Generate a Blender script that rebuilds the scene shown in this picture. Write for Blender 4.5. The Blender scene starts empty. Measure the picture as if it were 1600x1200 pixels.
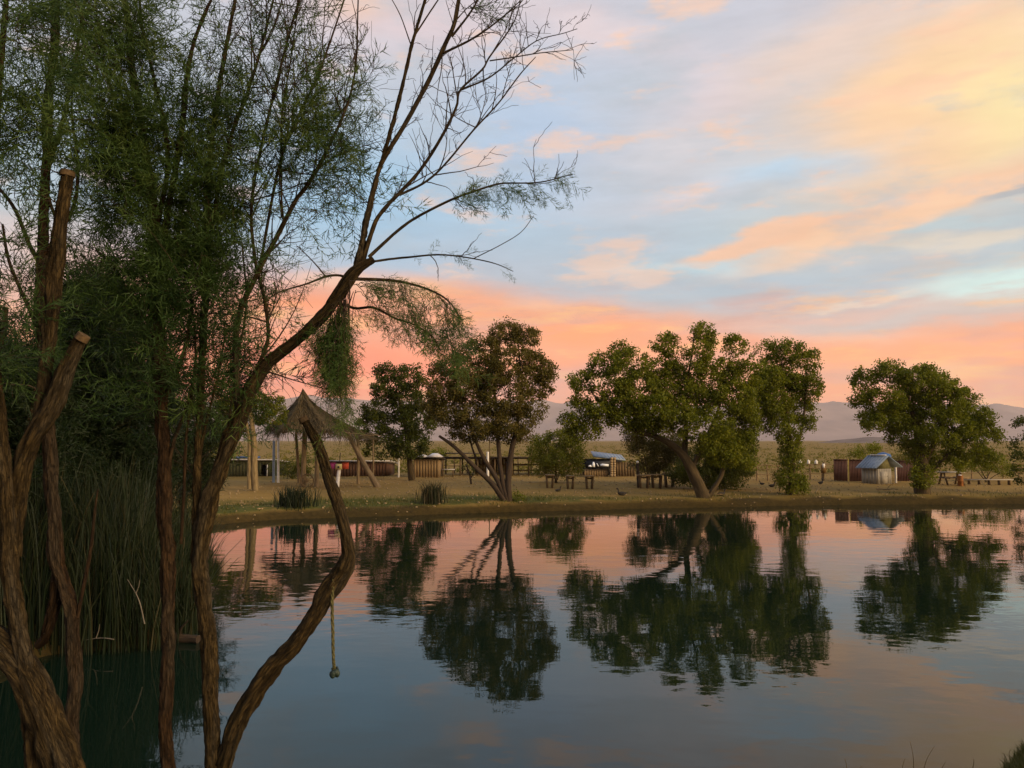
import bpy, math, random
import numpy as np
from mathutils import Vector, Matrix, noise as mnoise

random.seed(7)
rng = np.random.default_rng(7)
sc = bpy.context.scene
col = sc.collection
R = math.radians

# ------------------------------------------------------------------ camera
F = 1208.0                      # focal length in pixels of a 1600 px wide frame
PITCH = math.atan(88.0 / F)     # the horizon lies 88 px under the frame's centre
CAMZ = 3.2                      # eye above the water
camd = bpy.data.cameras.new('camera')
camd.sensor_fit = 'HORIZONTAL'
camd.sensor_width = 36.0
camd.lens = 36.0 * F / 1600.0
camd.clip_start = 0.1
camd.clip_end = 40000.0
cam = bpy.data.objects.new('camera', camd)
col.objects.link(cam)
cam.location = (0, 0, CAMZ)
cam.rotation_euler = (math.pi / 2 + PITCH, 0, 0)
sc.camera = cam

CP, SP = math.cos(PITCH), math.sin(PITCH)


def W(px, py, Y):
    """World point seen at photo pixel (px, py) at ground distance Y."""
    dx, up = (px - 800) / F, -(py - 600) / F
    dy, dz = CP - up * SP, SP + up * CP
    t = Y / dy
    return np.array([dx * t, Y, CAMZ + dz * t])


def X(px, Y, py=740):
    return float(W(px, py, Y)[0])


def Z(py, Y):
    return float(W(800, py, Y)[2])


def lin(r, g, b):
    f = lambda c: (c / 255 / 12.92) if c / 255 <= 0.04045 else ((c / 255 + 0.055) / 1.055) ** 2.4
    return (f(r), f(g), f(b), 1.0)


# ------------------------------------------------------------------ world
SUN_AZ, SUN_EL = R(122), R(18)     # low warm glow beyond the right edge of the frame
world = bpy.data.worlds.new('World')
sc.world = world
world.use_nodes = True
wt = world.node_tree
wt.nodes.clear()


def wn(t, **kw):
    n = wt.nodes.new(t)
    for k, v in kw.items():
        setattr(n, k, v)
    return n


def wl(a, b):
    wt.links.new(a, b)


def wmath(op, a, b=None, clamp=False):
    n = wn('ShaderNodeMath', operation=op, use_clamp=clamp)
    for i, s in enumerate((a, b)):
        if s is None:
            continue
        if isinstance(s, (int, float)):
            n.inputs[i].default_value = s
        else:
            wl(s, n.inputs[i])
    return n.outputs[0]


def build_sky():
    tc = wn('ShaderNodeTexCoord')
    sep = wn('ShaderNodeSeparateXYZ')
    wl(tc.outputs['Generated'], sep.inputs[0])
    az = wmath('MULTIPLY', wmath('ARCTAN2', sep.outputs[0], sep.outputs[1]), 180 / math.pi)
    el = wmath('MULTIPLY', wmath('ARCSINE', sep.outputs[2]), 180 / math.pi)
    comb = wn('ShaderNodeCombineXYZ')
    wl(az, comb.inputs[0]); wl(el, comb.inputs[1])
    # cloud turbulence bends every cloud's outline; stretched along the horizon
    def noise(sx, sy, scale, detail, rough, off=0.0):
        mp = wn('ShaderNodeMapping')
        mp.inputs['Location'].default_value = (off, off * 1.7, off * 0.3)
        mp.inputs['Scale'].default_value = (sx, sy, 1)
        mp.inputs['Rotation'].default_value = (0, 0, R(-8))
        wl(comb.outputs[0], mp.inputs[0])
        n = wn('ShaderNodeTexNoise')
        n.inputs['Scale'].default_value = scale
        n.inputs['Detail'].default_value = detail
        n.inputs['Roughness'].default_value = rough
        wl(mp.outputs[0], n.inputs['Vector'])
        return n
    n1 = noise(0.07, 0.22, 1.0, 6, 0.55)
    n2 = noise(0.25, 0.9, 1.0, 6, 0.6, 13.0)
    n3 = noise(0.16, 0.8, 1.0, 8, 0.62, 31.0)
    def centred(n, amt):
        s = wn('ShaderNodeVectorMath', operation='SUBTRACT')
        wl(n.outputs['Color'], s.inputs[0]); s.inputs[1].default_value = (0.5, 0.5, 0.5)
        m = wn('ShaderNodeVectorMath', operation='MULTIPLY')
        wl(s.outputs[0], m.inputs[0]); m.inputs[1].default_value = amt
        return m.outputs[0]
    a1 = wn('ShaderNodeVectorMath', operation='ADD')
    wl(comb.outputs[0], a1.inputs[0]); wl(centred(n1, (9.0, 4.5, 0)), a1.inputs[1])
    a2 = wn('ShaderNodeVectorMath', operation='ADD')
    wl(a1.outputs[0], a2.inputs[0]); wl(centred(n2, (2.6, 1.0, 0)), a2.inputs[1])
    flat = wn('ShaderNodeVectorMath', operation='MULTIPLY')
    wl(a2.outputs[0], flat.inputs[0]); flat.inputs[1].default_value = (1, 1, 0)
    P = flat.outputs[0]
    psep = wn('ShaderNodeSeparateXYZ'); wl(P, psep.inputs[0])
    # clear-sky gradient by elevation
    ramp = wn('ShaderNodeValToRGB')
    wl(wmath('DIVIDE', psep.outputs[1], 90.0, True), ramp.inputs[0])
    stops = [(0, (222, 146, 116)), (2.5, (242, 150, 108)), (6, (246, 162, 118)), (9, (212, 178, 165)), (11.5, (186, 198, 204)),
             (15, (180, 204, 216)), (20, (188, 204, 218)), (30, (202, 202, 212)), (50, (172, 188, 216)), (90, (140, 162, 204))]
    cr = ramp.color_ramp
    while len(cr.elements) < len(stops):
        cr.elements.new(0.5)
    for e, (p, c) in zip(cr.elements, stops):
        e.position = p / 90
        e.color = lin(*c)
    cur = ramp.outputs[0]
    # clouds: (px, py, half width, half height, tilt up to the right, colour, cover, edge: 0 soft .. 1 crisp)
    clouds = [
        (430, 470, 330, 70, -2, (255, 152, 94), .95, 0), (820, 490, 270, 50, -9, (255, 160, 100), .95, .15),
        (500, 585, 300, 55, 0, (244, 128, 96), .94, 0), (900, 590, 150, 16, 6, (204, 158, 152), .55, 0),
        (1380, 575, 330, 52, 0, (253, 170, 118), .9, 0), (1120, 545, 120, 26, 0, (244, 150, 108), .75, 0),
        (620, 450, 80, 20, 0, (255, 188, 118), .65, 0), (850, 478, 70, 16, -8, (255, 190, 138), .6, 0), (1440, 578, 80, 13, 3, (255, 202, 148), .7, 0),
        (1290, 525, 120, 10, 0, (250, 186, 148), .7, 0),
        (1180, 438, 430, 38, -2, (172, 190, 202), .9, 0), (1400, 503, 300, 15, 0, (187, 187, 186), .75, 0),
        (1090, 404, 150, 14, 2, (194, 222, 230), .75, 0), (1570, 445, 120, 32, 0, (208, 236, 230), .95, 0), (1360, 462, 80, 10, 0, (235, 214, 192), .75, .2),
        (760, 408, 180, 30, -6, (180, 188, 198), .85, 0), (640, 392, 120, 26, -4, (186, 190, 198), .7, 0), (1000, 372, 110, 22, 3, (184, 198, 210), .7, 0), (560, 320, 210, 95, 0, (160, 200, 228), .95, 0),
        (850, 250, 170, 105, 0, (172, 200, 230), .92, 0), (60, 390, 170, 60, 0, (238, 198, 182), .8, 0),
        (660, 40, 150, 50, 0, (228, 206, 208), .8, 0), (560, 10, 60, 30, 0, (244, 202, 176), .7, 0), (930, 48, 120, 26, -16, (240, 216, 214), .85, 0),
        (1030, 15, 130, 45, 0, (200, 202, 212), .8, 0), (1060, 230, 190, 90, 5, (214, 210, 213), .75, 0), (1110, 140, 90, 50, 20, (231, 213, 216), .6, 0),
        (1090, 298, 90, 18, 8, (236, 213, 210), .7, 0), (940, 330, 120, 30, 0, (200, 206, 216), .6, 0),
        (1480, 160, 300, 185, 18, (255, 212, 168), .97, .1), (1300, 50, 190, 50, 22, (240, 210, 190), .7, 0), (1600, 150, 130, 95, 0, (255, 233, 174), .9, 0),
        (1225, 262, 110, 24, 7, (186, 214, 234), .85, 0),
        (1420, 325, 290, 36, 13, (252, 207, 170), .95, .5), (1200, 370, 150, 17, 9, (251, 200, 164), .9, .5),
        (1590, 290, 90, 15, 16, (174, 183, 190), .85, .3), (1500, 385, 170, 16, -4, (230, 216, 196), .75, .2), (1480, 360, 110, 7, -3, (188, 208, 214), .7, .2),
    ]
    for (px, py, sx, sy, tilt, c, a, crisp) in clouds:
        d = W(px, py, 1.0) - np.array([0, 0, CAMZ])
        caz = math.degrees(math.atan2(d[0], d[1])); cel = math.degrees(math.atan2(d[2], math.hypot(d[0], d[1])))
        k = math.degrees(1 / F) * math.cos(R(caz)) ** 1.6
        mp = wn('ShaderNodeMapping', vector_type='TEXTURE')
        mp.inputs['Location'].default_value = (caz, cel, 0)
        mp.inputs['Rotation'].default_value = (0, 0, R(tilt))
        mp.inputs['Scale'].default_value = (sx * k, sy * k, 1)
        wl(P, mp.inputs[0])
        dt = wn('ShaderNodeVectorMath', operation='DOT_PRODUCT')
        wl(mp.outputs[0], dt.inputs[0]); wl(mp.outputs[0], dt.inputs[1])
        soft = wmath('POWER', 0.3679, dt.outputs['Value'])
        if crisp > 0:
            mr = wn('ShaderNodeMapRange', interpolation_type='SMOOTHSTEP')
            wl(soft, mr.inputs[0]); mr.inputs[1].default_value = 0.36 * crisp; mr.inputs[2].default_value = 1 - 0.5 * crisp
            soft = mr.outputs[0]
        fac = wmath('MULTIPLY', soft, a)
        mx = wn('ShaderNodeMix', data_type='RGBA')
        wl(fac, mx.inputs[0]); wl(cur, mx.inputs[6]); mx.inputs[7].default_value = lin(*c)
        cur = mx.outputs[2]
    # thin grey-lavender veils and warm tufts that break up the sheet
    n4 = noise(0.075, 0.20, 1.0, 9, 0.62, 57.0)
    n5 = noise(0.11, 0.36, 1.0, 9, 0.6, 83.0)
    for nn, lo, hi, amt, c in ((n4, 0.50, 0.66, 0.5, (184, 194, 203)), (n5, 0.53, 0.68, 0.6, (254, 206, 172))):
        m1 = wn('ShaderNodeMapRange', interpolation_type='SMOOTHSTEP'); wl(nn.outputs[0], m1.inputs[0])
        m1.inputs[1].default_value = lo; m1.inputs[2].default_value = hi; m1.inputs[4].default_value = amt
        m2 = wn('ShaderNodeMapRange', interpolation_type='SMOOTHSTEP'); wl(el, m2.inputs[0])
        m2.inputs[1].default_value = 8.0; m2.inputs[2].default_value = 13.0
        mx = wn('ShaderNodeMix', data_type='RGBA')
        wl(wmath('MULTIPLY', m1.outputs[0], m2.outputs[0]), mx.inputs[0]); wl(cur, mx.inputs[6]); mx.inputs[7].default_value = lin(*c)
        cur = mx.outputs[2]
    n6 = noise(0.10, 0.55, 1.0, 9, 0.62, 111.0)
    n7 = noise(0.13, 0.62, 1.0, 9, 0.6, 147.0)
    for nn, lo, hi, amt, c in ((n6, 0.47, 0.68, 0.62, (206, 156, 142)), (n7, 0.50, 0.70, 0.70, (255, 190, 120))):
        m1 = wn('ShaderNodeMapRange', interpolation_type='SMOOTHSTEP'); wl(nn.outputs[0], m1.inputs[0])
        m1.inputs[1].default_value = lo; m1.inputs[2].default_value = hi; m1.inputs[4].default_value = amt
        m2 = wn('ShaderNodeMapRange', interpolation_type='SMOOTHSTEP'); wl(psep.outputs[1], m2.inputs[0])
        m2.inputs[1].default_value = 12.5; m2.inputs[2].default_value = 9.0
        mx = wn('ShaderNodeMix', data_type='RGBA')
        wl(wmath('MULTIPLY', m1.outputs[0], m2.outputs[0]), mx.inputs[0]); wl(cur, mx.inputs[6]); mx.inputs[7].default_value = lin(*c)
        cur = mx.outputs[2]
    # fine streaks of brightness inside the cloud sheet
    mr = wn('ShaderNodeMapRange')
    wl(n3.outputs[0], mr.inputs[0]); mr.inputs[1].default_value = 0.25; mr.inputs[2].default_value = 0.75
    mr.inputs[3].default_value = 0.97; mr.inputs[4].default_value = 1.13
    sm = wn('ShaderNodeVectorMath', operation='SCALE')
    gain = wn('ShaderNodeMapRange')                     # the glow is strongest low down
    wl(el, gain.inputs[0]); gain.inputs[1].default_value = 1.0; gain.inputs[2].default_value = 14.0
    gain.inputs[3].default_value = 1.45; gain.inputs[4].default_value = 1.04
    wl(cur, sm.inputs[0]); wl(wmath('MULTIPLY', mr.outputs[0], gain.outputs[0]), sm.inputs['Scale'])
    # the clear air behind the sheet
    sky = wn('ShaderNodeTexSky', sky_type='NISHITA')
    sky.sun_disc = False
    sky.sun_elevation = SUN_EL
    sky.sun_rotation = SUN_AZ
    sky.dust_density = 2.0
    ss = wn('ShaderNodeVectorMath', operation='SCALE')
    wl(sky.outputs[0], ss.inputs[0]); ss.inputs['Scale'].default_value = 0.07
    mx = wn('ShaderNodeMix', data_type='RGBA')
    mx.inputs[0].default_value = 0.95
    wl(ss.outputs[0], mx.inputs[6]); wl(sm.outputs[0], mx.inputs[7])
    bg = wn('ShaderNodeBackground')
    bg.inputs['Strength'].default_value = 1.0
    wl(mx.outputs[2], bg.inputs[0])
    out = wn('ShaderNodeOutputWorld')
    wl(bg.outputs[0], out.inputs[0])


build_sky()
world.cycles.sampling_method = 'MANUAL'
world.cycles.sample_map_resolution = 512

# ------------------------------------------------------------------ sun, exposure
sund = bpy.data.lights.new('sun', 'SUN')
sund.energy = 5.0
sund.angle = R(35)
sund.color = (1.0, 0.72, 0.42)
sun = bpy.data.objects.new('sun', sund)
col.objects.link(sun)
sdir = Vector((math.sin(SUN_AZ) * math.cos(SUN_EL), math.cos(SUN_AZ) * math.cos(SUN_EL), math.sin(SUN_EL)))
sun.rotation_euler = sdir.to_track_quat('Z', 'Y').to_euler()
sun.location = (60, 30, 40)
sc.view_settings.view_transform = 'Standard'
sc.view_settings.look = 'None'
sc.view_settings.exposure = 0.0
sc.view_settings.gamma = 1.0
sc.view_settings.use_curve_mapping = False
sc.render.engine = 'CYCLES'
sc.cycles.max_bounces = 6
sc.cycles.diffuse_bounces = 3
sc.cycles.glossy_bounces = 3
sc.cycles.transmission_bounces = 3
sc.cycles.transparent_max_bounces = 4
sc.cycles.volume_bounces = 0
sc.cycles.caustics_reflective = False
sc.cycles.caustics_refractive = False
sc.cycles.use_denoising = True
sc.cycles.denoising_prefilter = 'ACCURATE'

# ------------------------------------------------------------------ materials
MATS = {}


def mat(name, c1, c2=None, scale=4.0, rough=0.85, bump=0.0, bscale=None, coord='Object', stretch=(1, 1, 1), detail=6, spec=0.3, metal=0.0, lo=0.35, hi=0.65):
    if name in MATS:
        return MATS[name]
    m = bpy.data.materials.new(name)
    m.use_nodes = True
    nt = m.node_tree
    b = nt.nodes['Principled BSDF']
    b.inputs['Roughness'].default_value = rough
    b.inputs['Specular IOR Level'].default_value = spec
    b.inputs['Metallic'].default_value = metal
    c2 = c2 or tuple(min(1, x * 1.5) for x in c1)
    if coord == 'bark':
        tc = nt.nodes.new('ShaderNodeAttribute'); tc.attribute_name = 'bark'; vec = tc.outputs['Vector']
    else:
        tc = nt.nodes.new('ShaderNodeTexCoord'); vec = tc.outputs[coord]
    mp = nt.nodes.new('ShaderNodeMapping'); mp.inputs['Scale'].default_value = stretch
    nt.links.new(vec, mp.inputs[0])
    n = nt.nodes.new('ShaderNodeTexNoise')
    n.inputs['Scale'].default_value = scale; n.inputs['Detail'].default_value = detail; n.inputs['Roughness'].default_value = 0.65
    nt.links.new(mp.outputs[0], n.inputs['Vector'])
    cr = nt.nodes.new('ShaderNodeValToRGB')
    cr.color_ramp.elements[0].position = lo; cr.color_ramp.elements[0].color = (*c1, 1)
    cr.color_ramp.elements[1].position = hi; cr.color_ramp.elements[1].color = (*c2, 1)
    nt.links.new(n.outputs[0], cr.inputs[0])
    csock = cr.outputs[0]
    if coord == 'bark' and bump >= 0.9:
        vo = nt.nodes.new('ShaderNodeTexVoronoi'); vo.feature = 'DISTANCE_TO_EDGE'; vo.inputs['Scale'].default_value = scale * 1.5
        wv = nt.nodes.new('ShaderNodeVectorMath'); wv.operation = 'MULTIPLY_ADD'
        nt.links.new(n.outputs['Color'], wv.inputs[0]); wv.inputs[1].default_value = (0.035, 0.035, 0.02); nt.links.new(mp.outputs[0], wv.inputs[2])
        nt.links.new(wv.outputs[0], vo.inputs['Vector'])
        vr = nt.nodes.new('ShaderNodeMapRange'); nt.links.new(vo.outputs['Distance'], vr.inputs[0])
        vr.inputs[1].default_value = 0.0; vr.inputs[2].default_value = 0.20; vr.inputs[3].default_value = 0.5; vr.inputs[4].default_value = 1.0
        # patches of grey, weathered bark
        pn = nt.nodes.new('ShaderNodeTexNoise'); pn.inputs['Scale'].default_value = scale * 0.22; pn.inputs['Detail'].default_value = 3
        nt.links.new(mp.outputs[0], pn.inputs['Vector'])
        pr = nt.nodes.new('ShaderNodeMapRange'); nt.links.new(pn.outputs[0], pr.inputs[0])
        pr.inputs[1].default_value = 0.5; pr.inputs[2].default_value = 0.68; pr.inputs[4].default_value = 0.6
        pm = nt.nodes.new('ShaderNodeMix'); pm.data_type = 'RGBA'; nt.links.new(pr.outputs[0], pm.inputs[0])
        nt.links.new(csock, pm.inputs[6]); pm.inputs[7].default_value = (c2[0] * 0.75, c2[0] * 0.62, c2[0] * 0.4, 1)
        sc_ = nt.nodes.new('ShaderNodeVectorMath'); sc_.operation = 'SCALE'
        nt.links.new(pm.outputs[2], sc_.inputs[0]); nt.links.new(vr.outputs[0], sc_.inputs['Scale']); csock = sc_.outputs[0]
        bp0 = nt.nodes.new('ShaderNodeBump'); bp0.inputs['Strength'].default_value = 0.9; bp0.inputs['Distance'].default_value = 0.012
        nt.links.new(vr.outputs[0], bp0.inputs['Height'])
    nt.links.new(csock, b.inputs['Base Color'])
    if bump:
        n2 = nt.nodes.new('ShaderNodeTexNoise')
        n2.inputs['Scale'].default_value = bscale or scale * 2; n2.inputs['Detail'].default_value = 8; n2.inputs['Roughness'].default_value = 0.7
        nt.links.new(mp.outputs[0], n2.inputs['Vector'])
        bp = nt.nodes.new('ShaderNodeBump'); bp.inputs['Strength'].default_value = bump; bp.inputs['Distance'].default_value = 0.02
        nt.links.new(n2.outputs[0], bp.inputs['Height'])
        if csock != cr.outputs[0]:
            nt.links.new(bp0.outputs[0], bp.inputs['Normal'])
        nt.links.new(bp.outputs[0], b.inputs['Normal'])
    MATS[name] = m
    return m


def leafmat(name, cols, trans=0.45, rough=0.6):
    """Leaf: hue varies from leaf to leaf with the attribute 'tint'; some light passes through."""
    if name in MATS:
        return MATS[name]
    m = bpy.data.materials.new(name)
    m.use_nodes = True
    nt = m.node_tree
    b = nt.nodes['Principled BSDF']
    o = nt.nodes['Material Output']
    at = nt.nodes.new('ShaderNodeAttribute'); at.attribute_name = 'tint'
    cr = nt.nodes.new('ShaderNodeValToRGB')
    while len(cr.color_ramp.elements) < len(cols):
        cr.color_ramp.elements.new(0.5)
    for i, (e, c) in enumerate(zip(cr.color_ramp.elements, cols)):
        e.position = i / (len(cols) - 1); e.color = (*c, 1)
    nt.links.new(at.outputs['Fac'], cr.inputs[0])
    nt.links.new(cr.outputs[0], b.inputs['Base Color'])
    b.inputs['Roughness'].default_value = rough
    b.inputs['Specular IOR Level'].default_value = 0.25
    t = nt.nodes.new('ShaderNodeBsdfTranslucent')
    nt.links.new(cr.outputs[0], t.inputs[0])
    mx = nt.nodes.new('ShaderNodeMixShader'); mx.inputs[0].default_value = trans
    nt.links.new(b.outputs[0], mx.inputs[1]); nt.links.new(t.outputs[0], mx.inputs[2])
    nt.links.new(mx.outputs[0], o.inputs[0])
    MATS[name] = m
    return m


# ------------------------------------------------------------------ mesh helpers
class MB:
    """Collects geometry and links it as one mesh object."""

    def __init__(s):
        s.v, s.f, s.b, s.t, s.n = [], [], [], [], 0

    def add(s, v, f, bark=None, tint=0.5):
        v = np.asarray(v, float).reshape(-1, 3)
        s.v.append(v)
        if isinstance(f, np.ndarray):
            s.f.append(f + s.n)
        else:
            by = {}
            for q in f:
                by.setdefault(len(q), []).append(q)
            for q in by.values():
                s.f.append(np.array(q) + s.n)
        s.b.append(v if bark is None else np.asarray(bark, float))
        s.t.append(np.full(len(v), tint) if np.isscalar(tint) else np.asarray(tint, float))
        s.n += len(v)

    def mesh(s, name, m, smooth=False, origin=None):
        me = bpy.data.meshes.new(name)
        if not s.v:
            return me
        V = np.concatenate(s.v)
        if origin is not None:
            V = V - np.asarray(origin)
        me.vertices.add(len(V))
        me.vertices.foreach_set('co', V.astype(np.float32).ravel())
        loops = np.concatenate([f.ravel() for f in s.f]).astype(np.int32)
        starts, p = [], 0
        for f in s.f:
            k = f.shape[1]
            starts.append(p + np.arange(len(f)) * k)
            p += f.size
        starts = np.concatenate(starts).astype(np.int32)
        me.loops.add(len(loops))
        me.loops.foreach_set('vertex_index', loops)
        me.polygons.add(len(starts))
        me.polygons.foreach_set('loop_start', starts)
        if smooth:
            me.polygons.foreach_set('use_smooth', np.ones(len(starts), bool))
        a = me.attributes.new('tint', 'FLOAT', 'POINT')
        a.data.foreach_set('value', np.concatenate(s.t).astype(np.float32))
        a = me.attributes.new('bark', 'FLOAT_VECTOR', 'POINT')
        a.data.foreach_set('vector', np.concatenate(s.b).astype(np.float32).ravel())
        me.update(calc_edges=True)
        me.materials.append(m)
        return me

    def build(s, name, m, parent=None, smooth=False, kind=None):
        org = np.array(parent_world(parent)) if parent is not None else None
        o = bpy.data.objects.new(name, s.mesh(name, m, smooth, org))
        col.objects.link(o)
        if parent is not None:
            o.parent = parent
        if kind:
            o['kind'] = kind
        return o


def parent_world(p):
    v = Vector((0, 0, 0))
    while p is not None:
        v += p.location
        p = p.parent
    return tuple(v)


def tag(o, label, cat, group=None):
    o['label'] = label
    o['category'] = cat
    if group:
        o['group'] = group
    return o


def thing(name, label, cat, loc, group=None):
    o = bpy.data.objects.new(name, None)
    o.empty_display_size = 0.3
    col.objects.link(o)
    o.location = tuple(float(c) for c in loc)
    return tag(o, label, cat, group)


def copy_thing(src, loc, label, rot=None):
    c = src.copy(); col.objects.link(c)
    c.location = tuple(float(q) for q in loc); c['label'] = label
    if rot is not None:
        c.rotation_euler = rot
    for ch in src.children:
        d = ch.copy(); col.objects.link(d); d.parent = c
        for g in ch.children:
            e = g.copy(); col.objects.link(e); e.parent = d
    return c


BOXF = np.array([[0, 3, 2, 1], [4, 5, 6, 7], [0, 1, 5, 4], [1, 2, 6, 5], [2, 3, 7, 6], [3, 0, 4, 7]])


def box(mb, c, s, rz=0.0, rx=0.0, ry=0.0, wob=0.0):
    h = np.array([[-1, -1, -1], [1, -1, -1], [1, 1, -1], [-1, 1, -1], [-1, -1, 1], [1, -1, 1], [1, 1, 1], [-1, 1, 1]]) * 0.5 * np.asarray(s, float)
    if wob:
        h = h + rng.uniform(-wob, wob, h.shape)
    M = np.array(Matrix.Rotation(rz, 3, 'Z') @ Matrix.Rotation(ry, 3, 'Y') @ Matrix.Rotation(rx, 3, 'X'))
    mb.add(h @ M.T + np.asarray(c, float), BOXF)


def crs(pts, n):
    """Catmull-Rom resampling of points (any dimension)."""
    P = np.asarray(pts, float)
    P = np.vstack([2 * P[0] - P[1], P, 2 * P[-1] - P[-2]])
    m = len(P) - 3
    out = []
    for t in np.linspace(0, m, n):
        i = min(int(t), m - 1); u = t - i
        a, b, c, d = P[i], P[i + 1], P[i + 2], P[i + 3]
        out.append(0.5 * (2 * b + (c - a) * u + (2 * a - 5 * b + 4 * c - d) * u * u + (3 * b - a - 3 * c + d) * u ** 3))
    return np.array(out)


def tube(mb, pts, radii, sides=6, rough=0.0, seed=0.0, cap=True, tint=0.5):
    P = np.asarray(pts, float)
    n = len(P)
    r = np.full(n, radii) if np.isscalar(radii) else np.asarray(radii, float)
    T = np.gradient(P, axis=0)
    T /= np.linalg.norm(T, axis=1)[:, None] + 1e-9
    ref = np.array([1.0, 0, 0]) if abs(T[0][0]) < 0.8 else np.array([0, 1.0, 0])
    N = np.empty_like(P)
    v = ref - T[0] * ref.dot(T[0])
    for i in range(n):
        v = v - T[i] * v.dot(T[i])
        v /= np.linalg.norm(v) + 1e-9
        N[i] = v
    B = np.cross(T, N)
    a = np.arange(sides) * 2 * math.pi / sides
    ca, sa = np.cos(a), np.sin(a)
    L = np.concatenate([[0], np.cumsum(np.linalg.norm(np.diff(P, axis=0), axis=1))])
    rr = np.repeat(r[:, None], sides, 1)
    rm = float(r.mean())
    if rough:
        for i in range(n):
            for j in range(sides):
                l = L[i] * 0.06 / max(rm, .01)
                low = mnoise.noise(Vector((ca[j] * 0.9 + seed, sa[j] * 0.9, l * 3.0)))
                fur = 1 - abs(mnoise.noise(Vector((ca[j] * 2.7 + seed, sa[j] * 2.7, l * 4.2))))
                fin = mnoise.noise(Vector((ca[j] * 6 + seed, sa[j] * 6, l * 16.0)))
                rr[i, j] *= 1 + rough * (0.75 * low - 0.75 * fur ** 5 + 0.28 * fin + 0.12)
    if rough > 0.3:                     # knots and old branch scars
        g = np.random.default_rng(int(seed * 100) % 9973)
        for _ in range(int(L[-1] * 3.2)):
            l0, a0 = g.uniform(0, L[-1]), g.uniform(0, 2 * math.pi)
            da = (a - a0 + math.pi) % (2 * math.pi) - math.pi
            w = g.uniform(0.6, 1.3) * rm
            q2 = ((L[:, None] - l0) / w) ** 2 + (da[None, :] * rm / w * 1.4) ** 2
            rr *= 1 + g.uniform(0.08, 0.3) * (np.exp(-q2) - 0.9 * np.exp(-q2 * 9))
    V = P[:, None, :] + rr[:, :, None] * (ca[None, :, None] * N[:, None, :] + sa[None, :, None] * B[:, None, :])
    bk = np.stack([np.broadcast_to(ca * rm, (n, sides)), np.broadcast_to(sa * rm, (n, sides)), np.broadcast_to((L * 0.115)[:, None], (n, sides))], -1) + seed
    i0 = np.arange(n - 1)[:, None] * sides
    j0 = np.arange(sides)[None, :]; j1 = (j0 + 1) % sides
    Fq = np.stack([i0 + j0, i0 + j1, i0 + sides + j1, i0 + sides + j0], -1).reshape(-1, 4)
    mb.add(V.reshape(-1, 3), Fq, bk.reshape(-1, 3), tint)
    if cap:
        for k, rev in ((0, True), (n - 1, False)):
            ring = V[k]
            idx = list(range(sides))[::-1] if rev else list(range(sides))
            mb.add(ring, [idx], np.tile(P[k], (sides, 1)), tint)


def ell(mb, c, r, seg=10, rings=6, jit=0.0, tint=0.5):
    V, Fc = [], []
    for i in range(rings + 1):
        th = math.pi * i / rings
        for j in range(seg):
            ph = 2 * math.pi * j / seg
            k = 1 + (random.uniform(-jit, jit) if 0 < i < rings else 0)
            V.append((c[0] + r[0] * k * math.sin(th) * math.cos(ph), c[1] + r[1] * k * math.sin(th) * math.sin(ph), c[2] + r[2] * k * math.cos(th)))
    for i in range(rings):
        for j in range(seg):
            Fc.append((i * seg + j, (i + 1) * seg + j, (i + 1) * seg + (j + 1) % seg, i * seg + (j + 1) % seg))
    mb.add(V, Fc, None, tint)


# ------------------------------------------------------------------ terrain
POND = np.array([(-7.6, 6.6), (-7.4, 10), (-7.0, 12.0), (-5.5, 12.2), (-5.15, 12.9), (-6.6, 16), (-9.0, 22), (-11.4, 27.4), (-11.4, 29.6), (-9.6, 31.5),
                 (-6.8, 32.8), (-2.8, 33.9), (1.76, 35.4), (6.1, 36.7), (9.3, 37.4), (12.7, 38.2), (19.4, 39.0), (26.2, 39.4), (38, 39), (48, 36), (52, 25),
                 (46, 14), (30, 8.6), (12, 6.7), (7.2, 7.5), (5.7, 7.85), (4.95, 7.65), (4.3, 6.9), (3.5, 6.0), (0, 5.5), (-3, 5.3), (-6, 5.7)])


def vnoise(x, y, s, seed=0):
    """Smooth value noise on arrays, 0..1."""
    x = np.asarray(x, float) / s + seed * 17.13; y = np.asarray(y, float) / s + seed * 7.77
    xi, yi = np.floor(x), np.floor(y)
    fx, fy = x - xi, y - yi
    fx = fx * fx * (3 - 2 * fx); fy = fy * fy * (3 - 2 * fy)
    h = lambda a, b: np.modf(np.abs(np.sin(a * 127.1 + b * 311.7 + seed) * 43758.5453))[0]
    return (h(xi, yi) * (1 - fx) + h(xi + 1, yi) * fx) * (1 - fy) + (h(xi, yi + 1) * (1 - fx) + h(xi + 1, yi + 1) * fx) * fy


def shore(x, y):
    """Signed distance to the pond's edge: positive on land."""
    x = np.asarray(x, float); y = np.asarray(y, float)
    d = np.full(x.shape, 1e9); ins = np.zeros(x.shape, bool)
    A = POND; Bp = np.roll(POND, -1, 0)
    for (ax, ay), (bx, by) in zip(A, Bp):
        ex, ey = bx - ax, by - ay
        t = np.clip(((x - ax) * ex + (y - ay) * ey) / (ex * ex + ey * ey), 0, 1)
        d = np.minimum(d, np.hypot(x - ax - t * ex, y - ay - t * ey))
        c = ((ay > y) != (by > y)) & (x < (bx - ax) * (y - ay) / (by - ay + 1e-12) + ax)
        ins ^= c
    d = np.where(ins, -d, d)
    near = np.clip((60 - d) / 30, 0, 1)
    return d + near * ((vnoise(x, y, 2.3, 1) - 0.5) * 0.5 + (vnoise(x, y, 0.8, 2) - 0.5) * 0.22)


def sst(a, b, x):
    t = np.clip((x - a) / (b - a), 0, 1)
    return t * t * (3 - 2 * t)


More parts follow.
